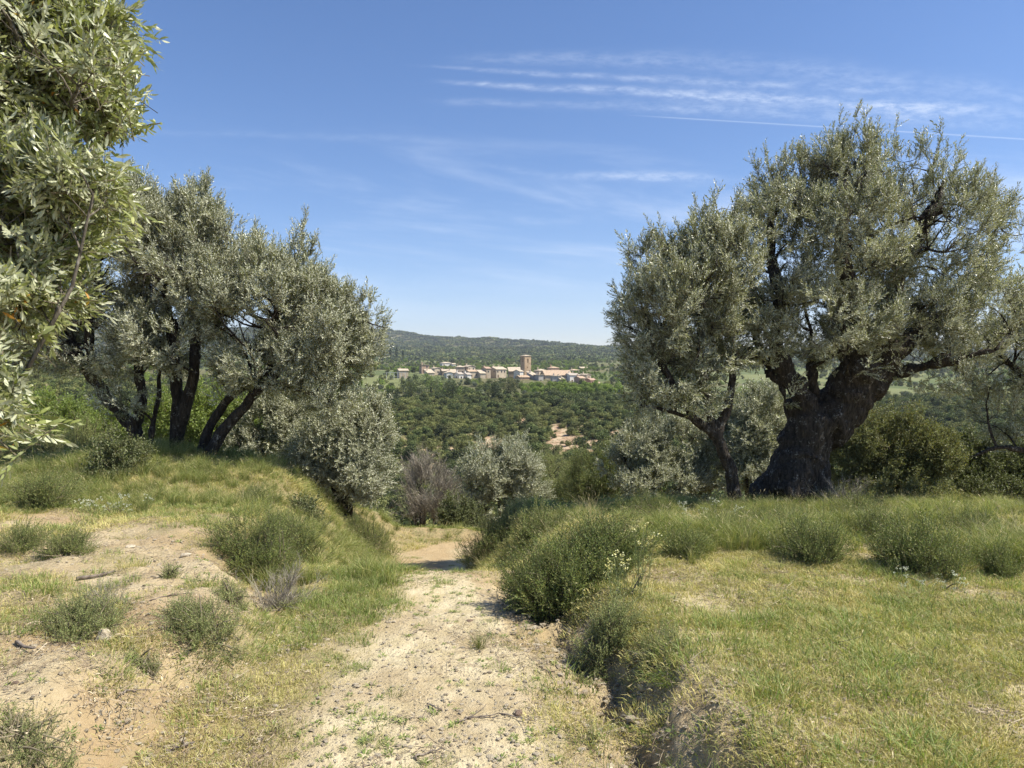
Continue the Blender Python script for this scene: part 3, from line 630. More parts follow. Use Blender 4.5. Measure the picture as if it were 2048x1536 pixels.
def tree(name, label, cat, root, limbs, lobes, nspray, key, n1=40, n2=260, sc=(.8, 1.25), seed=1, up=.7, group=None,
         vox=.03, amp=.02, barkm=None, r2=.022, shell=.55, droop=0., part='crown', n3=900, clus=.38, shoots=0):
    """trunk + boughs from the given limbs, branches grown towards points in the crown lobes, leafy sprays at their ends"""
    r = np.random.default_rng(seed); root = np.array(root, float); barkm = barkm or M_bark
    t = thing(name, tuple(root), label, cat, group)
    mb = MB(); nodes = []; nr_ = []
    for P, r0, r1 in limbs:
        Q_ = smooth_path(P, 14); rr = np.linspace(1, 0, 14) ** .8 * (r0 - r1) + r1
        Q_[1:-1] += r.normal(0, r0 * .12, (12, 3))
        mb.tube(Q_ - root, rr, 10); nodes.append(Q_[4:]); nr_.append(rr[4:])
    me = remesh(mb, vox, [barkm], 'trunk', amp, 5.0, seed)
    obj('trunk', me, t)
    N = np.concatenate(nodes); NRd = np.concatenate(nr_); bb = MB()
    for lev, (cnt, rmax, sg) in enumerate([(n1, r2, 8), (n2, r2 * .42, 6), (n3, r2 * .2, 4)]):
        T, _, _ = in_lobes(r, lobes, cnt, 0.2 if lev < 2 else .4)
        # start below the target so that branches rise
        ni = nearest(T - np.array((0, 0, .25 if lev == 0 else .1)), N)
        newN, newR = [], []
        for q in range(cnt):
            a = N[ni[q]]; b_ = T[q]; d = np.linalg.norm(b_ - a)
            if d < .05: continue
            h = np.array((0, 0, 1.)) * d * (.12 if r.random() < .7 else -.15) + rvec(r) * d * .16
            s = np.linspace(0, 1, sg)[:, None]; c = a * (1 - s) + b_ * s + h * (4 * s * (1 - s)) * (1 - .3 * s) + r.normal(0, d * .015, (sg, 3)) * s
            ra = min(rmax * (0.6 + .5 * min(d, 1.2)), NRd[ni[q]] * .8); rr = np.linspace(ra, ra * .35, sg)
            bb.tube(c - root, rr, 6 if lev == 0 else 4 if lev == 1 else 3, 0, .5, False); newN.append(c[2:]); newR.append(rr[2:])
        N = np.concatenate([N] + newN); NRd = np.concatenate([NRd] + newR)
    P, C, v = in_lobes(r, lobes, int(nspray * 1.9), shell); fq = 1.0 / clus
    cl = fbm(P[:, 0] * fq, P[:, 1] * fq, P[:, 2] * fq * .7, seed=seed + 50, oct=2) + r.normal(0, .05, len(P)); kk = np.argsort(-cl)[:nspray]; P, v = P[kk], v[kk]
    if shoots:
        top_ = np.argsort(-(P[:, 2] - P[:, 2].mean()) - r.random(len(P)) * 1.3 * P[:, 2].std())[:shoots * 4][::3]; Ps, vs = [P], [v]
        for q_ in range(1, 3):
            Ps.append(P[top_] + (np.array((0, 0, 1.)) + v[top_] * .45 + r.normal(0, .12, (len(top_), 3))) * .085 * q_ * r.uniform(.6, 1.2, (len(top_), 1))); vs.append(np.tile((0, 0, 1.), (len(top_), 1)))
        P = np.concatenate(Ps); v = np.concatenate(vs)
        nb = nearest(Ps[0][top_], N)
        for q_, i_ in enumerate(top_):
            bb.tube(np.array([N[nb[q_]], (N[nb[q_]] + P[i_]) / 2 + (0, 0, -.03), P[i_], Ps[-1][q_]]) - root, (.007, .005, .004, .002), 3, 0, .5, False)
    nspray = len(P); ni = nearest(P, N); D = P - N[ni]; D /= np.linalg.norm(D, axis=1)[:, None] + 1e-6
    D = D * .45 + v * .55 + np.array((0, 0, up)) + r.normal(0, .3, D.shape) - np.array((0, 0, 1)) * droop * (r.random(len(P)) < .5)[:, None]
    D /= np.linalg.norm(D, axis=1)[:, None]
    s = r.uniform(sc[0], sc[1], nspray)
    scatter(part, key, P - D * .16, D, s, seed, parent=t, loc=root)
    obj('branches', bb.mesh('branches', [barkm], True), t)
    return t
def LB(px, py, rx, ry, d, rd=None, wt=1.0):
    c = W(px, py, d); k = d / F
    return (c[0], c[1], c[2], rx * k, (rd if rd is not None else rx * k), ry * k, wt)
def WL(pts): return [W(*p) for p in pts]

# big olive on the right -----------------------------------------------------
d0 = 11.2
b = G3(1600, 975); base = W(1600, 985, d0); base[2] = gz(base[0], base[1])
limbs = [(WL([(1592, 1010, d0), (1600, 930, d0), (1618, 860, d0), (1636, 830, d0)]), .34, .33),
         (WL([(1545, 1005, d0 - .1), (1580, 920, d0), (1600, 840, d0), (1596, 800, d0)]), .25, .18),
         (WL([(1520, 1000, d0 - .15), (1552, 960, d0), (1590, 900, d0)]), .16, .25),
         (WL([(1632, 1000, d0 + .1), (1622, 930, d0), (1626, 840, d0)]), .25, .25),
         (WL([(1570, 1000, d0 - .45), (1590, 940, d0 - .2), (1610, 860, d0)]), .25, .3),
         (WL([(1640, 860, d0), (1690, 800, d0 + .1), (1745, 745, d0 + .1), (1785, 685, d0)]), .38, .25),
         (WL([(1690, 800, d0), (1715, 740, d0 - .15), (1716, 690, d0 - .2)]), .28, .20),
         (WL([(1760, 720, d0), (1850, 660, d0 + .4), (1930, 600, d0 + .7)]), .16, .05),
         (WL([(1712, 705, d0), (1700, 600, d0 - .3), (1685, 480, d0 - .4), (1690, 360, d0 - .3)]), .15, .04),
         (WL([(1760, 700, d0), (1790, 580, d0 + .3), (1850, 450, d0 + .3), (1890, 360, d0 + .3)]), .15, .035),
         (WL([(1620, 830, d0), (1600, 780, d0 - .2), (1565, 735, d0 - .2), (1550, 690, d0 - .2)]), .145, .10),
         (WL([(1565, 735, d0), (1510, 705, d0), (1440, 712, d0 + .1)]), .11, .05),
         (WL([(1552, 700, d0 - .2), (1560, 600, d0), (1540, 480, d0 + .2), (1550, 380, d0)]), .10, .03),
         (WL([(1628, 800, d0), (1625, 740, d0 - .1), (1622, 660, d0)]), .05, .03),
         (WL([(1575, 815, d0 - .2), (1560, 770, d0 - .2), (1530, 740, d0 - .1)]), .03, .02),
         (WL([(1790, 745, d0), (1900, 720, d0 - .4), (1990, 700, d0 - .6)]), .07, .03)]
lob = [LB(1700, 480, 130, 150, d0, 1.2), LB(1560, 500, 110, 130, d0, 1.1), LB(1850, 500, 130, 140, d0 + .2, 1.2), LB(1640, 640, 150, 80, d0 - .2, 1.2),
       LB(1800, 640, 140, 75, d0, 1.1, .9), LB(1940, 640, 110, 90, d0 + .1, 1.1, .8), LB(1500, 660, 90, 80, d0, .9, .9), LB(1690, 720, 70, 35, d0 - .5, .5, .7),
       LB(1875, 740, 80, 50, d0 - .3, .7, .6),
       LB(1660, 322, 30, 60, d0, .3, 1.2), LB(1712, 326, 34, 66, d0, .3, 1.2), LB(1755, 350, 32, 60, d0, .3), LB(1610, 366, 32, 62, d0, .3, 1.1),
       LB(1545, 400, 36, 72, d0, .3, 1.1), LB(1800, 350, 34, 60, d0 + .2, .3), LB(1850, 350, 34, 55, d0 + .2, .3), LB(1900, 362, 36, 62, d0 + .2, .35, 1.1),
       LB(1945, 400, 38, 60, d0 + .2, .35, .8), LB(1985, 430, 34, 42, d0 + .2, .3, .6), LB(1500, 470, 40, 55, d0, .4), LB(1690, 370, 80, 60, d0, .7, 1.),
       LB(2030, 490, 40, 55, d0 + .3, .4, .35), LB(2000, 560, 50, 40, d0 + .2, .5, .4), LB(1580, 790, 26, 30, d0 - .4, .3, .25)]
tree('olive_tree', 'big ancient olive with massive black forked trunk, on the grassy bank at right', 'olive tree', base, limbs, lob, 3900, 'olive', 60, 420, sc=(.6, 1.2), seed=3, vox=.035, amp=.035, r2=.035, n3=1500, shoots=170)
# small olive beside it -------------------------------------------------------
d1 = 10.4; base = W(1467, 975, d1); base[2] = gz(base[0], base[1])
limbs = [(WL([(1470, 995, d1), (1458, 930, d1), (1430, 870, d1), (1385, 835, d1)]), .095, .06),
         (WL([(1432, 878, d1), (1450, 830, d1), (1462, 780, d1), (1468, 700, d1)]), .08, .03), (WL([(1432, 875, d1), (1415, 800, d1), (1400, 700, d1), (1395, 600, d1 + .2)]), .06, .03),
         (WL([(1385, 835, d1), (1340, 760, d1), (1300, 680, d1), (1280, 600, d1)]), .055, .02), (WL([(1395, 840, d1), (1330, 820, d1 - .1), (1280, 810, d1 - .2)]), .035, .015)]
lob = [LB(1370, 600, 100, 90, d1, .9), LB(1300, 640, 70, 80, d1, .7), LB(1440, 560, 75, 100, d1 + .1, .8), LB(1340, 740, 90, 60, d1, .8, .8), LB(1430, 690, 70, 70, d1, .7, .8),
       LB(1290, 520, 30, 48, d1, .3, 1.1), LB(1345, 510, 36, 40, d1, .35), LB(1400, 470, 34, 50, d1, .35), LB(1450, 455, 34, 48, d1, .35, 1.1), LB(1255, 590, 25, 40, d1, .3), LB(1218, 606, 14, 12, d1, .1, .8),
       LB(1300, 800, 60, 40, d1, .5, .5), LB(1410, 790, 50, 40, d1 - .2, .4, .5)]
tree('olive_tree', 'slender young olive with thin bent trunk, just left of the massive black one', 'olive tree', base, limbs, lob, 2100, 'olive', 40, 300, sc=(.6, 1.2), seed=5, vox=.02, amp=.008, n3=900, shoots=110)
# olive cut by the right edge -------------------------------------------------
d2 = 12.4; base = W(2180, 985, d2); base[2] = gz(base[0], base[1])
limbs = [(WL([(2180, 1000, d2), (2170, 900, d2), (2130, 820, d2), (2060, 760, d2)]), .2, .08), (WL([(2160, 900, d2), (2080, 905, d2 - .2), (2000, 895, d2 - .3), (1940, 915, d2 - .3)]), .07, .02),
         (WL([(2130, 820, d2), (2120, 700, d2), (2100, 620, d2)]), .1, .04), (WL([(2060, 760, d2), (1990, 700, d2), (1960, 660, d2)]), .06, .02)]
lob = [LB(2000, 720, 80, 70, d2, .8), LB(2070, 680, 80, 90, d2, .9), LB(2010, 820, 70, 60, d2, .7, .5), LB(2140, 640, 90, 100, d2, .9), LB(2070, 880, 70, 40, d2, .6, .3), LB(2160, 800, 80, 90, d2, .8, .8)]
tree('olive_tree', 'thinly leaved olive whose low bare boughs reach in from the right edge', 'olive tree', base, limbs, lob, 1200, 'olive', 40, 260, shoots=50, seed=8, vox=.03, amp=.01, n3=900)
# left olives -----------------------------------------------------------------
dl = 11.0
def lt(label, bpx, bpy, limbs, lobes, n, seed):
    base = W(bpx, bpy, dl); base[2] = gz(base[0], base[1])
    tree('olive_tree', label, 'olive tree', base, [(WL(a), b_, c) for a, b_, c in limbs], lobes, int(n * .84), 'olive', 45, 320, sc=(.6, 1.2), seed=seed, vox=.025, amp=.010, n3=1000, shoots=110)
lt('dark olive leaning left, leftmost trunk of three on the grassy mound', 285, 905,
   [([(292, 930, dl), (272, 870, dl), (235, 820, dl), (190, 760, dl), (150, 700, dl)], .115, .07), ([(265, 860, dl), (283, 800, dl - .1), (275, 720, dl - .1), (280, 600, dl)], .08, .04),
    ([(298, 910, dl - .1), (305, 850, dl - .1), (318, 770, dl - .1), (322, 690, dl)], .035, .025), ([(150, 700, dl), (110, 620, dl), (70, 540, dl)], .08, .03), ([(165, 720, dl), (90, 710, dl + .3), (20, 730, dl + .4)], .06, .02),
    ([(190, 760, dl), (180, 650, dl - .3), (200, 520, dl - .3)], .07, .03)],
   [LB(150, 560, 150, 110, dl, 1.2), LB(240, 480, 90, 110, dl, 1.0), LB(60, 640, 110, 80, dl, 1.0), LB(210, 680, 110, 80, dl - .3, 1.), LB(20, 500, 120, 110, dl, 1.1), LB(240, 800, 50, 35, dl - .6, .3, .8), LB(110, 700, 70, 50, dl, .6, .7),
    LB(310, 425, 32, 55, dl, .35, 1.2), LB(260, 425, 34, 50, dl, .35)], 3000, 15)
lt('upright olive with two close dark stems, middle trunk of three on the mound', 350, 905,
   [([(350, 930, dl + .1), (352, 870, dl), (356, 800, dl), (350, 720, dl), (345, 640, dl)], .10, .06), ([(352, 880, dl), (368, 820, dl - .1), (388, 740, dl - .1), (395, 640, dl), (400, 520, dl)], .092, .045),
    ([(350, 720, dl), (330, 600, dl + .3), (320, 480, dl + .3)], .07, .02), ([(395, 650, dl), (440, 560, dl + .2), (455, 480, dl + .2)], .06, .02)],
   [LB(370, 560, 110, 110, dl, 1.1), LB(430, 520, 90, 90, dl + .1, .9), LB(340, 680, 100, 60, dl - .3, .9, .9), LB(320, 480, 70, 80, dl, .8), LB(395, 438, 32, 62, dl, .35, 1.2), LB(450, 465, 36, 55, dl, .35, 1.1), LB(350, 460, 34, 55, dl, .35), LB(490, 500, 36, 50, dl, .35)], 2500, 16)
lt('spreading olive with two pale bare stems leaning right, rightmost of three', 400, 912,
   [([(398, 935, dl - .1), (412, 880, dl), (440, 820, dl), (480, 775, dl), (540, 740, dl)], .075, .045), ([(402, 935, dl - .2), (440, 870, dl - .2), (490, 810, dl - .2), (560, 740, dl - .1), (620, 690, dl)], .09, .045),
    ([(540, 740, dl), (550, 640, dl), (560, 550, dl)], .06, .025), ([(620, 690, dl), (690, 660, dl), (730, 640, dl)], .05, .02), ([(530, 770, dl - .2), (600, 780, dl - .3), (660, 800, dl - .3)], .04, .015)],
   [LB(520, 610, 110, 100, dl, 1.1), LB(610, 650, 110, 90, dl, 1.0), LB(540, 730, 110, 60, dl - .1, .9, .9), LB(670, 700, 75, 70, dl, .8, .8), LB(520, 510, 38, 50, dl, .4), LB(595, 525, 34, 55, dl, .35, 1.1), LB(635, 590, 32, 45, dl, .35, .9),
    LB(735, 650, 40, 62, dl, .35, .6), LB(745, 710, 26, 40, dl, .3, .5), LB(700, 620, 30, 35, dl, .3, .5), LB(650, 790, 70, 45, dl, .6, .45), LB(460, 790, 26, 22, dl - .5, .3, .3)], 2700, 17)
# near olive overhanging from the left ---------------------------------------
dn = 2.1
base = np.array((-3.3, 2.1, gz(-3.3, 2.1)))
limbs = [([base + (0, 0, -.2), base + (.1, 0, .6), base + (.3, 0, 1.2)], .2, .13), ([base + (.3, 0, 1.1), W(-350, 700, 2.2), W(-80, 500, 2.2), W(60, 380, 2.2)], .08, .014),
         ([base + (.25, 0, 1.0), W(-500, 300, 2.4), W(-200, 60, 2.5), W(80, 20, 2.5)], .09, .014), ([W(-350, 700, 2.2), W(-150, 780, 2.1), W(-20, 850, 1.9)], .03, .008), ([W(-200, 60, 2.5), W(0, 190, 2.3), W(150, 220, 2.2)], .03, .008)]
lob = [LB(40, 120, 130, 170, 2.3, .45), LB(90, 60, 110, 90, 2.4, .4), LB(150, 150, 85, 90, 2.2, .3, 1.1), LB(225, 165, 55, 55, 2.1, .2, .9), LB(100, 380, 130, 90, 2.1, .3), LB(170, 365, 60, 45, 2.0, .2, .8), LB(0, 450, 120, 100, 2.1, .35),
       LB(80, 500, 70, 50, 2.0, .2, .7), LB(-10, 600, 90, 60, 2.0, .25, .6), LB(40, 580, 60, 50, 1.9, .2, .4), LB(-50, 770, 60, 90, 1.8, .15, .4), LB(-5, 925, 45, 28, 1.7, .08, .5), LB(0, 820, 50, 50, 1.8, .12, .5), LB(95, 440, 60, 55, 2.1, .25, .8), LB(90, 600, 60, 40, 2.0, .2, .5), LB(-150, 300, 150, 300, 2.3, .6, .6), LB(200, 60, 40, 50, 2.3, .2, .8), LB(60, 655, 40, 16, 1.9, .08, .5)]
tree('olive_tree', 'flowering olive leaning in close at the left edge, leaves large and buds cream', 'olive tree', base, limbs, lob, 3400, 'olivenear', 40, 200, sc=(.6, 1.0), seed=19, vox=.02, amp=.01, r2=.014, barkm=M_bark2, n3=300, up=.15, shell=.3, clus=.17)

# bushes behind and on the banks ----------------------------------------------
def stand(name, label, cat, px, py_base, d, lobes, n, key, seed, n1=16, n2=90, bm=None, nst=5, group=None, sc=(.8, 1.2), n3=250, up=.5, r=.05):
    b_ = W(px, py_base, d); b_[2] = gz(b_[0], b_[1]); rr = np.random.default_rng(seed); lim = []
    for q in range(nst):
        l_ = lobes[q % len(lobes)]; tgt = np.array(l_[:3]) + rr.normal(0, .15, 3); st = b_ + rr.normal(0, .10, 3) * (1, 1, 0)
        mid = (st * .55 + tgt * .45) + np.array((0, 0, .1)) + rr.normal(0, .06, 3); lim.append(([st - (0, 0, .15), st + (0, 0, .05), mid, tgt], r, .012))
    return tree(name, label, cat, b_, lim, lobes, n, key, n1, n2, sc=sc, seed=seed, up=up, clus=.22, shoots=20, vox=.02, amp=.006, barkm=bm or M_bark, r2=.016, n3=n3, group=group)
stand('olive_bush', 'large rounded silvery olive bush at the left bank edge, beside the gap in the middle', 'bush', 700, 1010, 12.6, [LB(710, 880, 70, 70, 12.6, .6), LB(660, 900, 75, 70, 12.5, .6), LB(720, 950, 62, 55, 12.5, .6), LB(620, 920, 60, 50, 12.6, .5, .7), LB(745, 850, 34, 45, 12.6, .3)], 1500, 'olive', 31, r=.05)
stand('olive_bush', 'thin grey olive bush with bare lower twigs, under the rightward leaning stems', 'bush', 540, 950, 13.2, [LB(540, 860, 60, 50, 13.2, .5), LB(590, 850, 55, 60, 13.3, .5), LB(490, 900, 50, 40, 13, .4, .6), LB(570, 930, 60, 30, 13, .4, .6)], 620, 'olive', 32)
stand('olive_bush', 'round grey green bush in the centre, above the bend of the path', 'bush', 1010, 1055, 19.5, [LB(985, 945, 62, 50, 19.5, .9), LB(1030, 935, 50, 42, 19.5, .8), LB(950, 975, 40, 50, 19.4, .6), LB(1050, 985, 48, 50, 19.5, .7), LB(990, 1000, 60, 40, 19.3, .7)], 1300, 'olive', 33, sc=(.9, 1.4))
stand('oak_bush', 'dull green bush rising right behind the round central one', 'bush', 1110, 1060, 21.5, [LB(1100, 960, 50, 45, 21.5, .8), LB(1120, 1010, 50, 45, 21.4, .8), LB(1150, 985, 40, 45, 21.5, .7)], 800, 'grey', 34, sc=(1.5, 2.2))
stand('bare_bush', 'leafless grey twiggy shrub beside the path bend', 'bush', 852, 1065, 17.5, [LB(852, 985, 42, 48, 17.5, .5), LB(880, 1000, 34, 40, 17.5, .4), LB(830, 1010, 30, 34, 17.4, .4)], 330, 'dead', 35, sc=(1.0, 1.5), n1=14, n2=50, nst=6, up=1.0, r=.035)
stand('olive_bush', 'silver green olive bush seen between the two right hand trunks', 'bush', 1510, 960, 15.0, [LB(1520, 840, 55, 55, 15, .6), LB(1490, 880, 60, 55, 15, .6), LB(1540, 900, 60, 55, 15, .6), LB(1515, 960, 75, 35, 14.6, .5)], 1600, 'olive', 36)
stand('olive_bush', 'low dull olive bush left of the slender bent trunk', 'bush', 1330, 950, 15.5, [LB(1290, 900, 65, 50, 15.5, .6), LB(1360, 890, 65, 55, 15.5, .6), LB(1410, 910, 50, 45, 15.5, .5), LB(1240, 930, 40, 40, 15.5, .4, .7), LB(1330, 970, 110, 32, 15, .5)], 1600, 'olive', 37)
stand('kermes_bush', 'wide yellowish brown oak bush right of the massive trunk', 'bush', 1780, 970, 14.6, [LB(1740, 890, 75, 55, 14.6, .7), LB(1800, 880, 70, 50, 14.6, .7), LB(1850, 905, 65, 55, 14.6, .7), LB(1700, 930, 50, 45, 14.5, .5), LB(1780, 940, 90, 35, 14.4, .5), LB(1790, 985, 120, 28, 14.0, .5)], 2700, 'kermes', 38)
stand('kermes_bush', 'darker olive brown oak bush near the right edge below bare boughs', 'bush', 1960, 975, 15.2, [LB(1940, 920, 60, 40, 15.2, .6), LB(2000, 930, 60, 38, 15.2, .6), LB(2060, 925, 55, 40, 15.2, .6), LB(1990, 985, 90, 32, 14.6, .5)], 1450, 'oak', 39)
stand('bright_shrub', 'fresh yellow green shrub behind the three left trunks', 'bush', 430, 930, 13.4, [LB(400, 850, 70, 55, 13.5, .6), LB(460, 860, 50, 50, 13.4, .5), LB(340, 840, 50, 50, 13.6, .5)], 700, 'bright', 40)
stand('bright_shrub', 'yellow green shrub on the slope at far left behind the leaning trunk', 'bush', 130, 900, 14.5, [LB(70, 850, 90, 40, 14.5, .7), LB(180, 850, 60, 40, 14.5, .6), LB(220, 870, 50, 40, 14, .5)], 800, 'bright', 41)
stand('grey_shrub', 'pale grey green shrub left of the leaning dark trunk', 'bush', 130, 960, 12.6, [LB(90, 905, 70, 38, 12.6, .5), LB(160, 900, 60, 40, 12.6, .5), LB(30, 900, 60, 35, 12.8, .5)], 700, 'grey', 42, sc=(1, 1.6))
stand('olive_bush', 'young olive bush lowest and nearest behind the central gap at right', 'bush', 1190, 1010, 17, [LB(1190, 955, 50, 45, 17, .6), LB(1240, 960, 45, 40, 17, .5), LB(1160, 990, 45, 30, 17, .5)], 700, 'rosemary', 43, sc=(1.2, 2))
stand('oak_bush', 'small dark green bush low beside the path bend, under the grey bush', 'bush', 920, 1075, 15.5, [LB(915, 1035, 34, 30, 15.5, .35), LB(945, 1050, 30, 28, 15.5, .3)], 300, 'oak', 44, sc=(.7, 1))

def bush(name, label, px, py, wpx, hpx, key, n, seed, group=None, cat='shrub', sc=(.8, 1.2), up=.6, depth=1.0, stem=M_twig):
    """low shrub: stems fan out of one foot, foliage sprays fill a dome"""
    c = G3(px, py); k = c[1] / F; rx, h = wpx / 2 * k, hpx * k; r = np.random.default_rng(seed)
    t = thing(name, tuple(c), label, cat, group)
    v = r.normal(0, 1, (n, 3)); v[:, 2] = np.abs(v[:, 2]); v /= np.linalg.norm(v, axis=1)[:, None]; rr = r.random(n) ** .45
    lump = .30 + 1.25 * fbm(v[:, 0] * 2.4 + seed, v[:, 1] * 2.4, v[:, 2] * 2.4, seed=seed, oct=3)
    P = v * rr[:, None] * lump[:, None] * (rx, rx * depth, h * .9)
    gzv = terr(P[:, 0] + c[0], P[:, 1] + c[1]) - c[2]
    D = P * (1, 1, 1.0) / np.array((rx, rx, h)) * .7 + (0, 0, up) + r.normal(0, .22, P.shape); D /= np.linalg.norm(D, axis=1)[:, None]
    P[:, 2] = np.maximum(P[:, 2] + gzv * (1 - P[:, 2] / max(h, .01)), gzv + .02)
    s = r.uniform(sc[0] * .7, sc[1] * 1.1, n)
    mb = MB()
    for q in range(max(3, min(60, n // 4))):
        a = r.normal(0, .05, 3) * (1, 1, 0) * rx * 4; a[2] = float(terr(np.array([c[0] + a[0]]), np.array([c[1] + a[1]]))[0]) - c[2] - .03; b_ = P[r.integers(n)]; sg = np.linspace(0, 1, 6)[:, None]
        mb.tube(a * (1 - sg) + b_ * sg + np.array((0, 0, .12)) * h * 4 * sg * (1 - sg), np.linspace(.007, .002, 6), 4, 0, r.random(), False)
    obj('stems', mb.mesh('stems', [stem], True), t)
    scatter('foliage', key, P - D * .10, D, s, seed, parent=t)
    return t
B = bush
B('shrub', 'dense dark rosemary like shrub spilling over the right bank onto the path', 1120, 1215, 240, 150, 'rosemary', 620, 51, sc=(.7, 1.1))
B('shrub', 'tall olive brown shrub on the right bank just behind the dark spilling one', 1205, 1140, 210, 105, 'rosemary', 430, 52, sc=(.7, 1.1))
B('shrub', 'feathery green shrub beside the path, right below its hidden bend', 985, 1110, 150, 90, 'broom', 330, 53)
B('shrub', 'fresh green feathery shrub up the bank, behind the path crest', 1075, 1085, 150, 65, 'broom', 300, 54)
B('shrub', 'straw tipped rounded shrub at the top of the right bank below the grey bush', 1025, 1060, 150, 62, 'grey', 300, 55, sc=(.9, 1.3))
B('shrub', 'pale grey green cushion shrub with a bare foot, beside the yellow flowers', 1215, 1285, 170, 85, 'grey', 330, 56, sc=(.5, .8))
B('shrub', 'sprawling grey green shrub over the eroded edge at right', 1310, 1320, 150, 48, 'grey', 190, 57, sc=(.4, .7))
B('shrub', 'brownish green shrub on the left bank, biggest left of the path', 520, 1150, 190, 130, 'rosemary', 430, 58, sc=(.6, .95))
B('shrub', 'green shrub leaning against the back of the big left bank shrub', 590, 1120, 130, 90, 'broom', 280, 59, sc=(.8, 1.1))
B('shrub', 'bright green feathery clump left of the path bend', 735, 1100, 120, 78, 'broom', 330, 60, sc=(.8, 1.1), up=1.0)
B('shrub', 'low grey green shrub with a dead brown heart at left', 170, 1255, 190, 78, 'grey', 330, 61, sc=(.45, .75))
B('shrub', 'low grassy green shrub on the edge of the left bank', 400, 1265, 180, 78, 'grey', 330, 62, sc=(.45, .75))
B('shrub', 'small blue green tuft alone on the bare stony patch', 338, 1155, 46, 34, 'grey', 60, 63, sc=(.4, .6))
B('shrub', 'low bright shrub in a row on the dry ground at far left', 40, 1100, 110, 44, 'broom', 160, 64, sc=(.5, .8))
B('shrub', 'wider low shrub in the dry ground at left, before the mound', 135, 1108, 110, 48, 'broom', 170, 65, sc=(.5, .8))
B('shrub', 'dark green shrub at the left foot of the mound by the near leaves', 80, 1015, 110, 70, 'broom', 240, 66)
B('shrub', 'tall dark green leafy shrub hugging the leaning left trunk', 240, 955, 110, 110, 'oak', 260, 67, sc=(.6, .9))
B('shrub', 'dark twiggy cushion with yellow flowers below the pale stems', 510, 1010, 80, 44, 'rosemary', 150, 68, sc=(.6, .9))
B('shrub', 'dark green leafy plant low under the silvery olive bush', 615, 1040, 80, 60, 'oak', 130, 69, sc=(.5, .7))
B('shrub', 'round green feathery shrub in the tall grass, middle of the right bank', 1625, 1120, 150, 60, 'broom', 240, 70, sc=(.8, 1.1), up=.9)
B('shrub', 'largest bluish green feathery shrub, on the right bank toward the edge', 1840, 1140, 180, 74, 'broom', 300, 71, sc=(.8, 1.15), up=.9)
B('shrub', 'small dark feathery shrub at the right edge of the grass', 1998, 1150, 80, 40, 'broom', 130, 72, sc=(.6, .9), up=.9)
B('shrub', 'dark green cushion under the right side of the massive trunk', 1720, 1040, 130, 50, 'broom', 220, 73, sc=(.7, 1.0))
B('shrub', 'brown green shrub with seed stalks left of the slender trunk', 1290, 1035, 170, 60, 'rosemary', 280, 74, sc=(.6, .9))
B('shrub', 'grey green shrub in the shade between the trunks', 1560, 1000, 110, 50, 'broom', 160, 75, sc=(.7, 1.0))
B('shrub', 'grey green low clump in the bottom left corner', 40, 1500, 220, 80, 'grey', 200, 85, sc=(.35, .6))
B('shrub', 'low olive green cushion in the middle of the dry left ground', 290, 1330, 120, 40, 'grey', 120, 86, sc=(.3, .5))
B('shrub', 'small grey green cushion on the slope below the left bank', 465, 1210, 90, 60, 'grey', 130, 87, sc=(.4, .6))
for q_, (a_, b_, w_, h_, l_) in enumerate([(1450, 1075, 130, 50, 'green feathery shrub in front of the pale flower spikes'), (1765, 1075, 120, 48, 'dark feathery shrub between the round one and the largest bluish one, behind them'),
    (1950, 1070, 130, 55, 'feathery shrub behind the small dark one near the right edge'), (1545, 1060, 110, 44, 'low green shrub straight below the slender olive and the shade'),
    (2025, 1015, 90, 50, 'pale grassy shrub at the right edge under the bare boughs'), (1870, 1005, 110, 44, 'low olive green shrub before the yellowish oak bush'), (1370, 1110, 100, 34, 'low shrub at the top of the dry patch right of the dark bank shrubs')]):
    B('shrub', l_, a_, b_, w_, h_, 'broom', 210, 90 + q_, sc=(.55, .9), up=.9)
B('dead_shrub', 'tangle of dead grey twigs fallen on the left bank slope', 560, 1215, 120, 46, 'dead', 60, 76, sc=(.4, .7), stem=M_dead)
B('dead_shrub', 'dead brown heart showing in the low grey left shrub', 205, 1235, 60, 60, 'dead', 26, 77, sc=(.35, .5))
B('dead_shrub', 'dead brown twiggy shrub right of the massive trunk in long grass', 1690, 1010, 90, 40, 'dead', 50, 78, sc=(.6, .9))
B('flowering_plant', 'upright grey stalks with pale yellow heads beside the dark bank shrub', 1262, 1195, 90, 80, 'yellow', 5, 79, cat='flower', sc=(.9, 1.2), up=2)
B('flowering_plant', 'small fan of yellow flower heads leaning over the path edge', 1150, 1240, 70, 50, 'yellow', 4, 80, cat='flower', sc=(.6, .8), up=1.2)
B('flowering_plant', 'lone yellow weed at the bottom edge right of the path', 1180, 1495, 40, 46, 'yellow', 3, 81, cat='flower', sc=(.5, .7), up=2)
B('flowering_plant', 'drift of white flowered stems on the left mound', 230, 1030, 150, 46, 'white', 9, 82, cat='flower', sc=(.8, 1.1), up=2)
B('flowering_plant', 'white flowered patch in the grass under the bluish shrub', 1870, 1175, 160, 34, 'white', 9, 83, cat='flower', sc=(.5, .7), up=2)
B('flowering_plant', 'pale flower spikes at the front of the shaded grass at right', 1390, 1045, 170, 50, 'white', 9, 84, cat='flower', sc=(.9, 1.2), up=2)

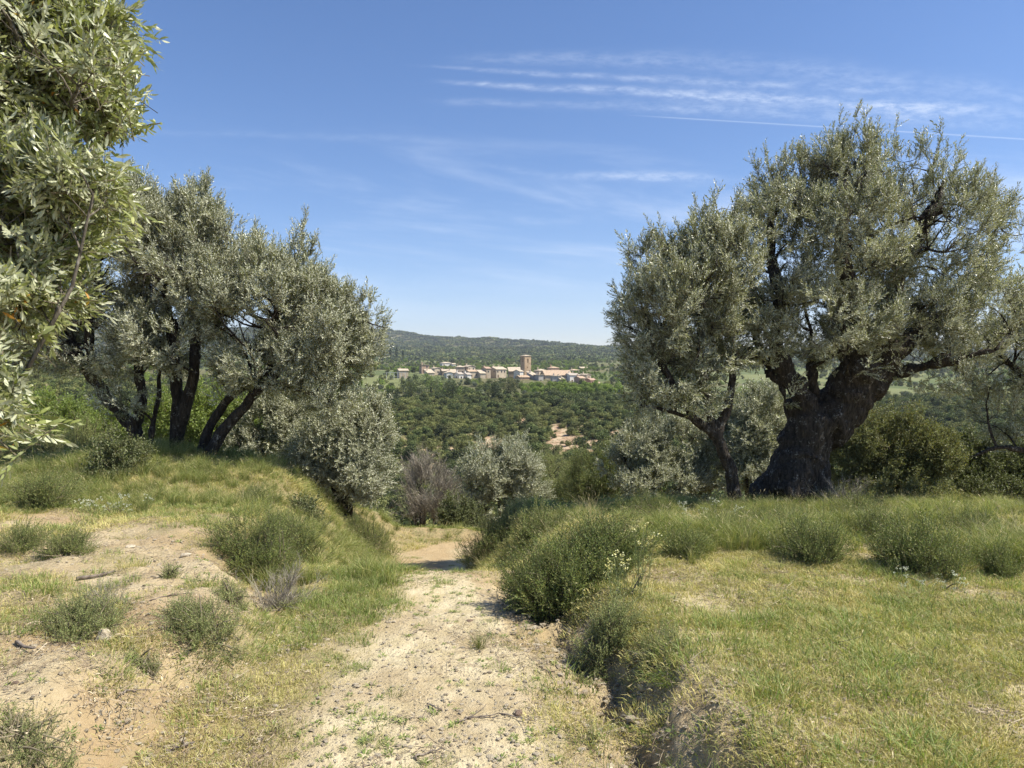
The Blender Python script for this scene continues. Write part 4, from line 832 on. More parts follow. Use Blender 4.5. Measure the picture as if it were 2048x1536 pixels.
# ------------------------------------------------------------------ ground cover
def cover(name, key, n, dens, sc=(.8, 1.2), seed=0, y0=1.7, y1=15.5, label=None, zoff=0, tilt=.06, powr=.75, flat=False, sn=None):
    r = np.random.default_rng(seed); y = (y0 ** powr + r.random(n) * (y1 ** powr - y0 ** powr)) ** (1 / powr); x = y * r.uniform(-.80, .80, n)
    x = x + r.normal(0, .2, n); d = dens(x, y); keep = r.random(n) < d; x, y = x[keep], y[keep]
    z = terr(x, y) + zoff; s = r.uniform(sc[0], sc[1], len(x)); s = s if sn is None else s * (sn[1] + sn[2] * nz(x, y, sn[0], 171, .35, .65)); D = np.tile((0, 0, 1.), (len(x), 1)) + r.normal(0, tilt, (len(x), 3))
    e = .05; nx = -(terr(x + e, y) - terr(x - e, y)) / (2 * e); ny = -(terr(x, y + e) - terr(x, y - e)) / (2 * e)
    D[:, 0] += np.clip(nx, -1, 1) * .6; D[:, 1] += np.clip(ny, -1, 1) * .6
    o = scatter(name, key, np.stack([x, y, z], 1), D, s, seed)
    if label: o['label'] = label
    return o
def nz(x, y, f, seed, a, b_): return sst(fbm(x * f, y * f, seed=seed, oct=3), a, b_)
def right(x, y): return sst(x - xr(y), -.05, .12)
def leftz(x, y): return sst(xl(y) - x, -.1, .2)
def gfac(x, y): return np.clip(1.15 - bareness(x, y) * 1.25, 0, 1)
def tallz(x, y):
    a = sst(y + (fbm(x * .75, y * .75, seed=91) - .5) * 9.0, 5.2, 8.2) * right(x, y)
    b_ = sst(y + (fbm(x * .9, y * .9, seed=92) - .5) * 2.2, 7.2, 8.2) * leftz(x, y)
    c = sst(y, 4.9, 5.6) * (x < path_x(y) - path_w(y) * 1.05) * (x > xl(y) - .1)
    return np.clip(a + b_ + c * .35, 0, 1)
cover('dry_grass', 'short', 26000, lambda x, y: gfac(x, y) * (1 - .45 * tallz(x, y)) * (.35 + .65 * nz(x, y, 1.5, 101, .4, .6)), (.7, 1.25), 1)
cover('dry_grass', 'short', 15000, lambda x, y: .75 * right(x, y) * gfac(x, y) * (1 - tallz(x, y)), (.8, 1.3), 12, 1.7, 8.5)
cover('green_grass', 'green', 17000, lambda x, y: np.where(x < -.5, .22 + .60 * sst(y, 5.2, 7.0) + .55 * sst(x, -1.6, -1.3) * sst(y, 3.9, 4.8), .28 + .5 * sst(y, 5, 7)) * gfac(x, y) * (1 - .5 * tallz(x, y)) * np.clip(nz(x, y, .9, 103, .45, .62) * .8 + .12 + .5 * (x > path_x(y)) * 0 + .6 * ((x > -1.7) & (x < path_x(y) - .4) & (y > 4.2)), 0, 1), (.7, 1.3), 2)
cover('green_grass', 'green', 9000, lambda x, y: right(x, y) * gfac(x, y) * nz(x, y, 1.6, 105, .52, .66) * .6, (.4, .8), 13, 1.7, 9)
cover('tall_grass', 'tall', 11000, lambda x, y: tallz(x, y) * np.clip(1 - pathmask(x, y) * 2, 0, 1) * (.08 + .92 * nz(x, y, 1.1, 107, .46, .60)) * (1 - .6 * ((x > -.6) & (x < 1.3) & (y < 9.5))), (.30, .75), 3, 5, 15.5, sn=(1.3, .35, 1.0))
cover('tall_grass', 'fern', 3000, lambda x, y: tallz(x, y) * np.clip(1 - pathmask(x, y) * 2, 0, 1) * nz(x, y, .9, 109, .52, .62), (.45, .95), 4, 5, 14)
cover('tall_grass', 'tall', 6500, lambda x, y: leftz(x, y) * sst(y, 7.4, 8.6) * (.35 + .65 * nz(x, y, .9, 181, .42, .58)), (.35, .8), 41, 7, 14)
cover('dry_grass', 'short', 9000, lambda x, y: sst(y, 5.5, 7.5) * np.clip(1 - pathmask(x, y) * 2, 0, 1) * nz(x, y, 1.3, 183, .36, .54), (1.0, 2.2), 42, 5, 14)
cover('wild_oats', 'wild', 500, lambda x, y: tallz(x, y) * np.clip(1 - pathmask(x, y) * 2, 0, 1) * (.3 + .7 * nz(x, y, .6, 111, .45, .6)), (.35, .8), 5, 5, 14)
cover('weeds', 'weed', 8000, lambda x, y: np.clip(pathmask(x, y) * nz(x, y, 1.6, 113, .46, .60) * 1.0 + .2, 0, 1), (.25, .75), 6, 1.8, 9)
cover('path_grass', 'green', 5600, lambda x, y: pathmask(x, y) * nz(x, y, 2.1, 115, .50, .60) * (.25 + .75 * (x < path_x(y) - .02)), (.3, .7), 7, 1.8, 12)

r = np.random.default_rng(5); n = 60000; y = (1.7 ** .5 + r.random(n) * (10 ** .5 - 1.7 ** .5)) ** 2; x = y * r.uniform(-.8, .8, n)
kp = r.random(n) < .75 * np.clip(bareness(x, y) * (.15 + nz(x, y, 1.3, 117, .42, .62)), 0, 1); x, y = x[kp], y[kp]
s = .0035 + .015 * r.random(len(x)) ** 4; scatter('pebbles', 'pebble', np.stack([x, y, terr(x, y) + s * .2], 1), None, s, 9)
r = np.random.default_rng(15); n = 900; y = r.uniform(1.8, 5.2, n); x = xr(y) + r.normal(-.05, .13, n)
scatter('rubble', 'pebble', np.stack([x, y, terr(x, y)], 1), None, r.uniform(.008, .034, n) * r.uniform(.6, 1, n), 21)
n = 45; y = r.uniform(1.9, 4.6, n); x = xr(y) + r.normal(.02, .10, n); D = np.stack([r.normal(-.9, .4, n), r.normal(-.3, .4, n), r.normal(.1, .4, n)], 1)
scatter('roots', 'dead', np.stack([x, y, terr(x, y)], 1), D, r.uniform(.12, .3, n), 22)
n = 700; y = 1.9 + 4 * r.random(n) ** 1.3; x = xl(y) + r.normal(.1, .16, n)
scatter('rubble', 'pebble', np.stack([x, y, terr(x, y)], 1), None, r.uniform(.006, .03, n) * r.uniform(.5, 1, n), 23)
cover('litter', 'litter', 7000, lambda x, y: np.clip(.25 + .5 * nz(x, y, 1.5, 119, .45, .6) - .25 * pathmask(x, y) + .15 * (np.abs(x - xr(y)) < .3) * (y < 5), 0, 1), (.3, .8), 10, 1.7, 9, zoff=.003)
# tufts standing alone in the path
def clump(px, py, key, n, rad_, sc, label, cat, seed):
    c = G3(px, py); o = obj('grass_tuft', SRC[key][0].objects[seed % SRC[key][1]].data, loc=c); o.scale = (sc[1] * (1 + rad_ * 5),) * 2 + (sc[1],); o.rotation_euler = (0, 0, seed); tag(o, label, cat); return o
clump(958, 1300, 'tall', 5, .035, (.25, .40), 'bristly brown green grass tuft alone in the middle of the path', 'grass tuft', 1)
clump(740, 1450, 'green', 4, .03, (.5, .8), 'small green tuft near the left side of the path foreground', 'grass tuft', 2)
clump(1080, 1385, 'green', 5, .03, (.4, .7), 'dark little rosette plant on the right side of the path', 'grass tuft', 3)
clump(580, 1470, 'green', 5, .04, (.5, .8), 'spiky green tuft on bare soil at the bottom left of the path', 'grass tuft', 4)
clump(1130, 1375, 'green', 9, .07, (.8, 1.2), 'bright grass patch at the right path edge below the eroded hollow', 'grass tuft', 5)

# stones and sticks ------------------------------------------------------------
def stone(px, py, wpx, label, seed, m=None, flat=.65, rz=0, tilt=(0, 0)):
    c = G3(px, py); k = c[1] / F; o = obj('stone', rock_me(seed, 3, flat, m), loc=(c[0], c[1], c[2] + wpx * k * .5 * flat * .35)); s_ = wpx * k * .5
    o.scale = (s_, s_, s_); o.rotation_euler = (tilt[0], tilt[1], rz); tag(o, label, 'stone'); return o
stone(207, 1282, 42, 'pale round sandstone in front of the low grey shrub', 301, flat=.85)
stone(152, 1289, 15, 'small pale flat stone left of the round sandstone', 302, flat=.4)
stone(1037, 1432, 27, 'brown stone on the path near the bottom right', 303, M_stone2, .5, .3)
stone(940, 1243, 17, 'reddish flat stone in the middle of the path', 304, M_stone2, .35)
stone(1072, 1230, 14, 'pinkish stone under the edge of the dark bank shrub', 305, M_stone2, .7)
stone(983, 1518, 22, 'pale flat stone at the bottom of the path', 306, flat=.4)
stone(957, 1510, 16, 'pale pebble just left of the bottom flat stone', 307, flat=.5)
stone(1072, 1512, 17, 'pale stone right of the bottom flat stone', 308, flat=.5)
stone(372, 1112, 26, 'reddish stone bedded at the top of the bare stony patch', 309, flat=.4)
stone(165, 1300, 12, 'brownish stone right behind the curved stick at left', 310, M_stone2, .5)
stone(30, 1367, 16, 'orange brown stone at the left edge of the stony ground', 311, M_stone2, .5)
stone(262, 1095, 24, 'pale slab at the upper left of the bare patch', 312, flat=.35)
stone(930, 1265 + 220, 14, 'small pale stone with flat top below the forked stick', 313, flat=.45)
stone(1195, 1250, 15, 'pale stone under the overhanging right bank', 314, flat=.6)
stone(450, 1285, 14, 'pale stone at the foot of the crumbling left bank', 315, flat=.6)
M_stick = simple('weathered_stick', (.11, .085, .07), (.26, .22, .18), 25, .9, .002, 60)
def stick(pts, w_, label, seed, fork=0):
    r = np.random.default_rng(seed); P = np.array([G3(*q) for q in pts]); c = P[0].copy(); Q_ = smooth_path(P, 9); Q_ += r.normal(0, .003, Q_.shape); Q_[:, 2] += w_ * 1.2 + np.linspace(0, .012, 9) * r.random()
    mb = MB(); mb.tube(Q_ - c, np.linspace(w_, w_ * .45, 9) * r.uniform(.85, 1.15, 9), 6, 0, .5)
    for f in range(fork):
        k = r.integers(2, 7); d = (Q_[k + 1] - Q_[k]); d = d / np.linalg.norm(d) + rvec(r) * (.8, .8, .2); q = curve(r, r.uniform(.06, .16), .3, 4, d) + Q_[k]; q[:, 2] = np.maximum(q[:, 2], terr(q[:, 0], q[:, 1]) + .004)
        mb.tube(q - c, np.linspace(w_ * .5, w_ * .2, 4), 5)
    o = obj('stick', mb.mesh('stick', [M_stick], True), loc=c); return tag(o, label, 'stick')
stick([(152, 1163), (190, 1157), (235, 1150)], .012, 'thick dark stick lying at the left of the bare stony patch', 1, 2)
stick([(33, 1290), (50, 1302), (72, 1309)], .010, 'short curved grey stick at the left edge', 2)
stick([(233, 1398), (250, 1389), (272, 1396)], .007, 'small bowed dark stick in the left grass', 3, 1)
stick([(330, 1508), (358, 1500), (388, 1493)], .006, 'dark stick at the bottom left of the ground', 4, 2)
stick([(855, 1412), (870, 1418), (884, 1428)], .005, 'short slanting twig in the middle of the path', 5)
stick([(832, 1526), (830, 1520), (860, 1510), (890, 1502)], .005, 'bent twig at the bottom edge of the path', 6)
stick([(910, 1447), (950, 1438), (1010, 1434)], .004, 'long thin twig lying left of the brown path stone', 7, 3)
stick([(1000, 1428), (1020, 1436), (1070, 1446)], .004, 'thin twig crossing beside the brown path stone', 8, 2)
stick([(1080, 1335), (1090, 1345), (1110, 1352)], .004, 'thin twig near the right edge of the path', 9, 2)
stick([(300, 1205), (340, 1195), (390, 1190)], .004, 'thin twig lying across the bare stony patch', 10, 3)
stick([(560, 1210), (600, 1228), (640, 1245)], .005, 'long dead twig sloping down the left bank', 11, 4)
stick([(1640, 1270), (1660, 1290), (1700, 1298)], .004, 'dark bare twig in the short grass at right', 12, 3)

# ------------------------------------------------------------------ far trees
def far_mesh(seed, h, wd, m, n=1300, q=.24, trunk=True, lobes=8, cone=False):
    r = np.random.default_rng(seed); mb = MB(); L = []
    for k in range(lobes):
        a = r.uniform(0, 6.28); rr = wd * .5 * r.uniform(.05, .62); L.append((math.cos(a) * rr, math.sin(a) * rr, h * r.uniform(.18, .72), wd * r.uniform(.16, .30), h * r.uniform(.14, .26)))
    L = np.array(L); k = r.integers(0, lobes, n); v = r.normal(0, 1, (n, 3)); v /= np.linalg.norm(v, axis=1)[:, None]
    rr = r.random(n) ** .22
    if cone:
        z = r.random(n) ** .8; a = r.uniform(0, 6.28, n); w_ = wd * .5 * np.sin(np.clip(z * 2.6 + .35, 0, math.pi)) * r.uniform(.6, 1, n); c = np.stack([np.cos(a) * w_, np.sin(a) * w_, z * h], 1); v = np.stack([np.cos(a), np.sin(a), np.full(n, .3)], 1)
    else: c = L[k][:, :3] + v * rr[:, None] * L[k][:, [3, 3, 4]] * (1 + .25 * (r.random(n) - .5))[:, None]
    nrm = v + r.normal(0, .75, (n, 3)); nrm /= np.linalg.norm(nrm, axis=1)[:, None]
    t = np.cross(nrm, r.normal(0, 1, (n, 3))); t /= np.linalg.norm(t, axis=1)[:, None]; b_ = np.cross(nrm, t); s = (q * r.uniform(.5, 1.15, n))[:, None]
    co = np.stack([c + t * s * .6, c + b_ * s * .5 + nrm * s * .15, c - t * s * .6, c - b_ * s * .42], 1).reshape(-1, 3)
    mb.addq(co, np.arange(n * 4).reshape(-1, 4), 0, np.repeat(r.random(n), 4))
    if trunk: mb.tube(np.array([(0, 0, -.6), (r.uniform(-.1, .1), 0, h * .3), (r.uniform(-.3, .3), r.uniform(-.3, .3), h * .62)]), (.035 * h, .03 * h, .012 * h), 5, 1)
    return mb.mesh('far_tree', [m, M_bark])
FT = {'dark': [far_mesh(400 + k, 4.2, 4.6, M_far[0], 1900, .27) for k in range(5)], 'mid': [far_mesh(410 + k, 3.2, 4.0, M_far[1], 1500, .24) for k in range(5)],
      'bright': [far_mesh(420 + k, 4.6, 4.6, M_far[2], 1500, .28) for k in range(4)], 'olive': [far_mesh(430 + k, 3.4, 3.6, M_far[3], 1300, .24) for k in range(3)],
      'low': [far_mesh(440 + k, 1.5, 2.6, M_far[1], 700, .18, False) for k in range(3)]}
source('slope', FT['dark'] + FT['mid'] * 2)
source('slopelow', FT['low'])
source('brightfar', FT['bright'])
source('plain', FT['mid'] + FT['olive'] + FT['dark'][:3] + FT['bright'][:1])
def clumpmesh(seed, m):
    r = np.random.default_rng(seed); mb = MB(); n = 520; K = 9; C = np.stack([r.normal(0, 6.5, K), r.normal(0, 6.5, K), r.uniform(1.5, 3.5, K)], 1); k = r.integers(0, K, n)
    v = r.normal(0, 1, (n, 3)); v[:, 2] = np.abs(v[:, 2]); v /= np.linalg.norm(v, axis=1)[:, None]; c = C[k] + v * (3.6, 3.6, 3.4) * r.uniform(.8, 1.1, (n, 1))
    nrm = v + r.normal(0, .5, (n, 3)); nrm /= np.linalg.norm(nrm, axis=1)[:, None]; t = np.cross(nrm, r.normal(0, 1, (n, 3))); t /= np.linalg.norm(t, axis=1)[:, None]; b_ = np.cross(nrm, t); s = r.uniform(.7, 1.6, n)[:, None]
    co = np.stack([c + t * s, c + b_ * s, c - t * s, c - b_ * s], 1).reshape(-1, 3); mb.addq(co, np.arange(n * 4).reshape(-1, 4), 0, np.repeat(r.random(n), 4)); return mb.mesh('wood', [m])
source('wood', [clumpmesh(k, M_far[0]) for k in range(5)] + [clumpmesh(9, M_far[1])])

r = np.random.default_rng(77)
# facing slope
n = 21000; y = np.sqrt(r.uniform(45 ** 2, 300 ** 2, n)); x = y * r.uniform(-.86, .86, n)
bare = slope_bare(x, y); kp = r.random(n) < (1 - bare * .85); kp &= ~((y > 255) & (fbm(x / 30, y / 30, seed=131) < .42)); x, y = x[kp], y[kp]; z = terr(x, y) - .1
s = (.34 + .75 * r.random(len(x)) ** 1.6) * (.75 + .5 * fbm(x / 25, y / 25, seed=133)); 
dark_zone = fbm(x / 22, y / 22, seed=135) + .12 * (1 - sst(y, 120, 150)); s = s * (1 + .55 * (1 - sst(y, 110, 150)))
py = HOR + (CAMZ - z) / y * F; px = 1024 + x / y * F
vis = (px > 0) & (px < 2048) & (py < 985) & ~((px > 120) & (px < 700) & (py < 830)) & ~((px > 1260) & (px < 1500) & (py < 800))
score = np.where(vis, s / y, -1); order = np.argsort(-score); top = order[:290]; rest = order[290:]
for q in top:
    kd = 'dark' if dark_zone[q] + r.normal(0, .05) > .545 else 'mid'; ms_ = FT[kd]; o = bpy.data.objects.new('evergreen_oak' if kd == 'dark' else 'juniper_shrub', ms_[r.integers(len(ms_))]); COL.objects.link(o)
    o.location = (x[q], y[q], z[q]); o.rotation_euler = (0, 0, r.uniform(0, 6.28)); a = s[q]; o.scale = (a * r.uniform(.9, 1.1), a, a * r.uniform(.85, 1.15))
    ppx, ppy = px[q], py[q]
    hz = ('at far left' if ppx < 120 else 'behind the left olives' if ppx < 700 else 'left of the village' if ppx < 860 else 'below the white houses' if ppx < 970 else 'below the church tower' if ppx < 1090 else 'below the vast orange roof' if ppx < 1190 else 'left of the slender young olive' if ppx < 1400 else 'between two right trunks' if ppx < 1560 else 'right of the massive trunk' if ppx < 1850 else 'at the right edge')
    vz = 'on the valley brow' if ppy < 800 else 'high on the slope' if ppy < 835 else 'halfway up the slope' if ppy < 880 else 'low on the slope' if ppy < 930 else 'at the slope foot'
    sw = 'small' if a < .85 else 'mid sized' if a < 1.1 else 'large' if a < 1.4 else 'huge'
    if kd == 'dark': tag(o, '%s dark evergreen oak %s, %s' % (sw, vz, hz), 'tree', 'dark oaks on the valley slope')
    else: tag(o, '%s olive green scrub bush %s, %s' % (sw, vz, hz), 'bush', 'scrub bushes on the valley slope')
scatter('woodland', 'slope', np.stack([x, y, z], 1)[rest], None, s[rest], 31)
n = 14000; y = np.sqrt(r.uniform(70 ** 2, 280 ** 2, n)); x = y * r.uniform(-.8, .8, n); kp = r.random(n) < (.95 - .9 * slope_bare(x, y)); x, y = x[kp], y[kp]
scatter('undergrowth', 'slopelow', np.stack([x, y, terr(x, y) - .1], 1), None, r.uniform(.5, 1.5, len(x)), 32)
# plateau and plain behind the village
n = 15000; y = (280 ** 1.5 + r.random(n) * (1500 ** 1.5 - 280 ** 1.5)) ** (1 / 1.5); x = y * r.uniform(-.82, .82, n)
f_ = fbm(x / 55, y / 90, seed=141); row = fbm(x / 400, y / 30, seed=143)
inv = (x / y * F + 1024 > 822) & (x / y * F + 1024 < 1210) & (y > 468) & (y < 570)
orch = (y > 330) & (y < 440) & (x > 8)
kp = (r.random(n) < sst(f_ + (row - .5) * .5, .34, .56) + .75 * (y < 470) + sst(y, 900, 1400) * .6) & ~inv & ~orch; x, y = x[kp], y[kp]
scatter('woodland', 'plain', np.stack([x, y, terr(x, y) - .1], 1), None, r.uniform(.6, 1.4, len(x)), 33)
# bright orchard below and round the village
n = 2600; y = r.uniform(600, 1000, n); x = y * r.uniform(-.35, .05, n); kp = fbm(x / 70, y / 45, seed=151) > .52; x, y = x[kp], y[kp]
scatter('orchard', 'brightfar', np.stack([x, y, terr(x, y)], 1), None, r.uniform(.5, .9, len(x)), 34)
n = 1500; y = r.uniform(560, 1100, n); x = y * r.uniform(.05, .22, n); kp = fbm(x / 60, y / 60, seed=153) > .52; x, y = x[kp], y[kp]
scatter('orchard', 'brightfar', np.stack([x, y, terr(x, y)], 1), None, r.uniform(.5, .9, len(x)), 35)
# hills
n = 30000; y = np.sqrt(r.uniform(1150 ** 2, 3900 ** 2, n)); x = y * r.uniform(-.85, .85, n); kp = r.random(n) < .35 + .65 * sst(fbm(x / 90, y / 90, seed=161), .34, .5); x, y = x[kp], y[kp]
sc_ = np.stack([r.uniform(.7, 1.25, len(x))] * 2 + [r.uniform(.7, 1.3, len(x))], 1)
scatter('forest', 'wood', np.stack([x, y, terr(x, y) - 1], 1), None, sc_, 36)

def one(name, me, px, pyb, d, sc_, label, cat, group=None, zz=None):
    c = W(px, pyb, d); z = gz(c[0], c[1]) if zz is None else zz; o = obj(name, me, loc=(c[0], c[1], z - .2)); o.scale = sc_ if np.ndim(sc_) else (sc_,) * 3; o.rotation_euler = (0, 0, px * .7 % 6.28); return tag(o, label, cat, group)
def bigtree(px, pyt, pyb, wpx, d, m, label, seed, name='oak_tree', q=.34, lobes=11):
    k = d / F; h = (pyb - pyt) * k; c = W(px, pyb, d); t = thing(name, tuple(c), label, 'tree'); me = far_mesh(seed, h, wpx * k, m, 2600, q, False, lobes); me.name = 'crown'
    obj('crown', me, t); mb = MB(); mb.tube([(0, 0, -2), (.1, 0, h * .3), (0, .1, h * .6)], (.35, .3, .15), 8); obj('trunk', mb.mesh('trunk', [M_bark]), t)
bigtree(862, 741, 790, 95, 300, M_far[0], 'big dark oak standing before the left end of the village', 501)
bigtree(822, 752, 792, 60, 295, M_far[0], 'smaller dark oak at the left foot of the village', 502)
bigtree(905, 757, 798, 60, 285, M_far[0], 'round black green oak left of centre below the white houses', 503)
bigtree(1017, 738, 802, 62, 310, M_far[1], 'tall oak in front of the church, left of the tower', 504)
bigtree(990, 752, 805, 50, 300, M_far[0], 'dark pine green oak beside the tall one before the church', 505)
bigtree(1128, 753, 766, 18, 505, M_far[1], 'lone small tree against the houses right of the tower', 506, q=.5)
bigtree(1185, 778, 812, 36, 290, M_far[0], 'dark oak among bright orchard trees at right', 507)
bigtree(1110, 778, 808, 34, 285, M_far[0], 'dark round oak below the bright orchard row', 508)
for k, (px, pt, pb, lb) in enumerate([(781, 699, 713, 'shortest left of three dark cypresses above the village'), (793, 696, 713, 'tallest, middle of three dark cypresses above the village'), (806, 702, 714, 'right of three dark cypresses above the village')]):
    d = 820; kk = d / F; t = thing('cypress_tree', tuple(W(px, pb, d)), lb, 'cypress', 'cypresses above the village'); h = (pb - pt) * kk * 1.15
    me = far_mesh(600 + k, h, h * .32, M_cypress, 900, .45, False, cone=True); me.name = 'crown'; obj('crown', me, t); mb = MB(); mb.tube([(0, 0, -3), (0, 0, h * .3)], (.25, .2), 6); obj('trunk', mb.mesh('trunk', [M_bark]), t)
for k in range(46):
    px = 1048 + (k % 23) * 8.6 + r.uniform(-3, 3); row = k // 23; d = 385 - row * 38 + r.uniform(-8, 8)
    one('orchard_tree', FT['bright'][k % 4], px, 780, d, r.uniform(.95, 1.35), 'bright orchard tree in the %s row, %s' % (('upper', 'lower')[row], 'under the tower foot' if px < 1075 else 'under the tall grey house' if px < 1100 else 'under the vast orange roof' if px < 1140 else 'under the right end of the village' if px < 1195 else 'right of the last village house'), 'tree', 'bright orchard trees below the village')

# ------------------------------------------------------------------ village
def wallm(name, c1, c2): return simple(name, c1, c2, .5, .9, .02, 3)
WM = dict(beige=wallm('beige_render', (.48, .40, .29), (.57, .48, .36)), stone=wallm('stone_wall', (.36, .29, .21), (.46, .38, .28)), white=wallm('white_render', (.66, .63, .57), (.72, .69, .63)),
          brick=wallm('brick_wall', (.44, .29, .20), (.52, .37, .27)), grey=wallm('grey_render', (.36, .34, .31), (.44, .41, .37)), tower=wallm('tower_stone', (.34, .24, .145), (.46, .35, .23)), dark=wallm('dark_stone', (.26, .21, .15), (.33, .27, .19)))
def tile(name, c1, c2):
    m, gg, p, o = mat(name); t = gg.new('ShaderNodeTexCoord').outputs['Object']; gg.l.new(gg.mix(gg.ss(gg.noise(t, 1.2, 6, .7), .35, .65), c1, c2), p.inputs['Base Color']); p.inputs['Roughness'].default_value = .9
    wv = gg.new('ShaderNodeTexWave'); wv.inputs['Scale'].default_value = 1.6; gg.l.new(t, wv.inputs[0]); b_ = gg.new('ShaderNodeBump'); b_.inputs['Distance'].default_value = .05; gg.l.new(wv.outputs[1], b_.inputs['Height']); gg.l.new(b_.outputs[0], p.inputs['Normal']); return m
RM = dict(tan=tile('tan_tiles', (.46, .37, .26), (.58, .49, .37)), orange=tile('orange_tiles', (.42, .29, .19), (.55, .42, .29)), grey=tile('grey_tiles', (.40, .34, .28), (.50, .44, .36)), red=tile('red_tiles', (.40, .26, .18), (.50, .36, .26)))
M_dark = simple('window_dark', (.03, .03, .035), rough=.2); M_frame = simple('window_frame', (.55, .5, .42)); M_door = simple('door_wood', (.16, .10, .06))
def house(px0, px1, pyt, pyb, d, wall, roof, label, kind='gable', rz=.5, deep=8., nwin=3, ridge_x=True, chim=1, pitch=.28, cat='house', name='house', extra=None):
    k = d / F; c = W((px0 + px1) / 2, pyb, d); wid = (px1 - px0) * k; h = (pyb - pyt) * k
    # footprint turned by rz about z: its projected width fits the photograph
    wf = max(3., (wid - abs(math.sin(rz)) * deep * .9) / max(.5, math.cos(rz))); wf = max(wf, wid * .55); dp = min(deep, wid * .9 + 3)
    rise = 0 if kind == 'flat' else (dp if ridge_x else wf) * .5 * pitch
    if kind == 'mono': rise = dp * pitch
    eh = max(2.2, h - rise); rz = .25 - rz * .6 if rz < 0 else rz; t = thing(name, tuple(c), label, cat, rz=rz)
    x0, x1, y0, y1 = -wf / 2, wf / 2, -dp / 2, dp / 2; B0 = -5.
    mb = MB(); V = [(x0, y0, B0), (x1, y0, B0), (x1, y1, B0), (x0, y1, B0), (x0, y0, eh), (x1, y0, eh), (x1, y1, eh), (x0, y1, eh)]; Fs = [(0, 1, 5, 4), (1, 2, 6, 5), (2, 3, 7, 6), (3, 0, 4, 7)]
    if kind == 'gable' and ridge_x: V += [(x0, 0, eh + rise), (x1, 0, eh + rise)]; Fs += [(4, 7, 8)[::-1], (5, 6, 9)]
    elif kind == 'gable': V += [(0, y0, eh + rise), (0, y1, eh + rise)]; Fs += [(4, 5, 8), (6, 7, 9)]
    elif kind == 'mono': V += [(x0, y1, eh + rise), (x1, y1, eh + rise)]; Fs[2] = (2, 3, 8, 9); Fs += [(4, 7, 8)[::-1], (5, 6, 9)]
    else: Fs += [(4, 5, 6, 7)]
    mb.add(V, Fs, 0); obj('wall', mb.mesh('wall', [WM[wall]]), t)
    o_ = .45; th = .22; rb = MB(); X0, X1, Y0, Y1 = x0 - o_, x1 + o_, y0 - o_, y1 + o_
    def slab(P):
        P = np.array(P, float); n = len(P); rb.add(np.vstack([P, P + (0, 0, th)]), [tuple(range(n))[::-1], tuple(range(n, 2 * n))] + [(i_, (i_ + 1) % n, (i_ + 1) % n + n, i_ + n) for i_ in range(n)], 0)
    zb = eh + .03; rs = rise; od = o_ * pitch
    if kind == 'gable' and ridge_x: slab([(X0, Y0, zb - od), (X1, Y0, zb - od), (X1, 0, zb + rs), (X0, 0, zb + rs)]); slab([(X0, .01, zb + rs), (X1, .01, zb + rs), (X1, Y1, zb - od), (X0, Y1, zb - od)])
    elif kind == 'gable': slab([(X0, Y0, zb - od), (0, Y0, zb + rs), (0, Y1, zb + rs), (X0, Y1, zb - od)]); slab([(.01, Y0, zb + rs), (X1, Y0, zb - od), (X1, Y1, zb - od), (.01, Y1, zb + rs)])
    elif kind == 'mono': slab([(X0, Y0, zb - od), (X1, Y0, zb - od), (X1, Y1, zb + rs + od), (X0, Y1, zb + rs + od)])
    elif kind == 'flat': slab([(X0, Y0, zb), (X1, Y0, zb), (X1, Y1, zb), (X0, Y1, zb)])
    else:
        a = min(wf, dp) * .45; ax = wf / 2 - a; ay = dp / 2 - a; P = np.array([(X0, Y0, zb), (X1, Y0, zb), (X1, Y1, zb), (X0, Y1, zb), (-ax if ax > 0 else 0, -ay if ay > 0 else 0, zb + rs), (ax, -ay, zb + rs), (ax, ay, zb + rs), (-ax, ay, zb + rs)])
        rb.add(P, [(0, 1, 5, 4), (1, 2, 6, 5), (2, 3, 7, 6), (3, 0, 4, 7), (4, 5, 6, 7), (3, 2, 1, 0)], 0)
    ro = obj('roof', rb.mesh('roof', [RM[roof]]), t)
    for q in range(chim):
        cb = MB(); cx = x0 + wf * (.25 + .5 * q); cb.box((cx, dp * .12, eh + rise * .8 + .7), (.7, .7, 1.8)); cb.box((cx, dp * .12, eh + rise * .8 + 1.66), (.95, .95, .14)); obj('chimney', cb.mesh('chimney', [WM[wall]]), ro)
    rr = np.random.default_rng(int(px0 * 7 + pyt)); fl = max(1, int(eh / 2.7)); rw = max(1, min(nwin, int(wf / 2.6)))
    def win(x, y, z, face, w_=.95, hh=1.25, dr=False):
        f = MB(); pn = MB(); dx, dy = (w_, .10) if face == 'f' else (.10, w_)
        f.box((x, y, z), (dx + (.2 if face == 'f' else 0), dy + (.2 if face != 'f' else 0), hh + .2)); 
        wo = obj('door' if dr else 'window', f.mesh('window', [M_frame]), t)
        pn.box((x - (.0 if face == 'f' else (.035 if face == 'l' else -.035)), y - (.035 if face == 'f' else 0), z), (w_ if face == 'f' else .1, .1 if face == 'f' else w_, hh)); obj('panel' if dr else 'pane', pn.mesh('pane', [M_door if dr else M_dark]), wo)
    for f_ in range(fl):
        for q in range(rw):
            if rr.random() < .22: continue
            zc = 1.5 + f_ * 2.7
            if zc + .8 > eh: continue
            if f_ == 0 and q == 0 and rw > 1: win(x0 + wf * (q + .5) / rw, y0, 1.05, 'f', 1.1, 2.1, True); continue
            win(x0 + wf * (q + .5) / rw + rr.uniform(-.3, .3), y0, zc, 'f')
        for q in range(max(1, int(dp / 4.2))):
            if rr.random() < .3: continue
            zc = 1.6 + f_ * 2.7
            if zc + .8 < eh: win(x1 if rz < 0 else x0, y0 + dp * (q + .5) / max(1, int(dp / 4.2)), zc, 'r' if rz < 0 else 'l')
    return t
H = house
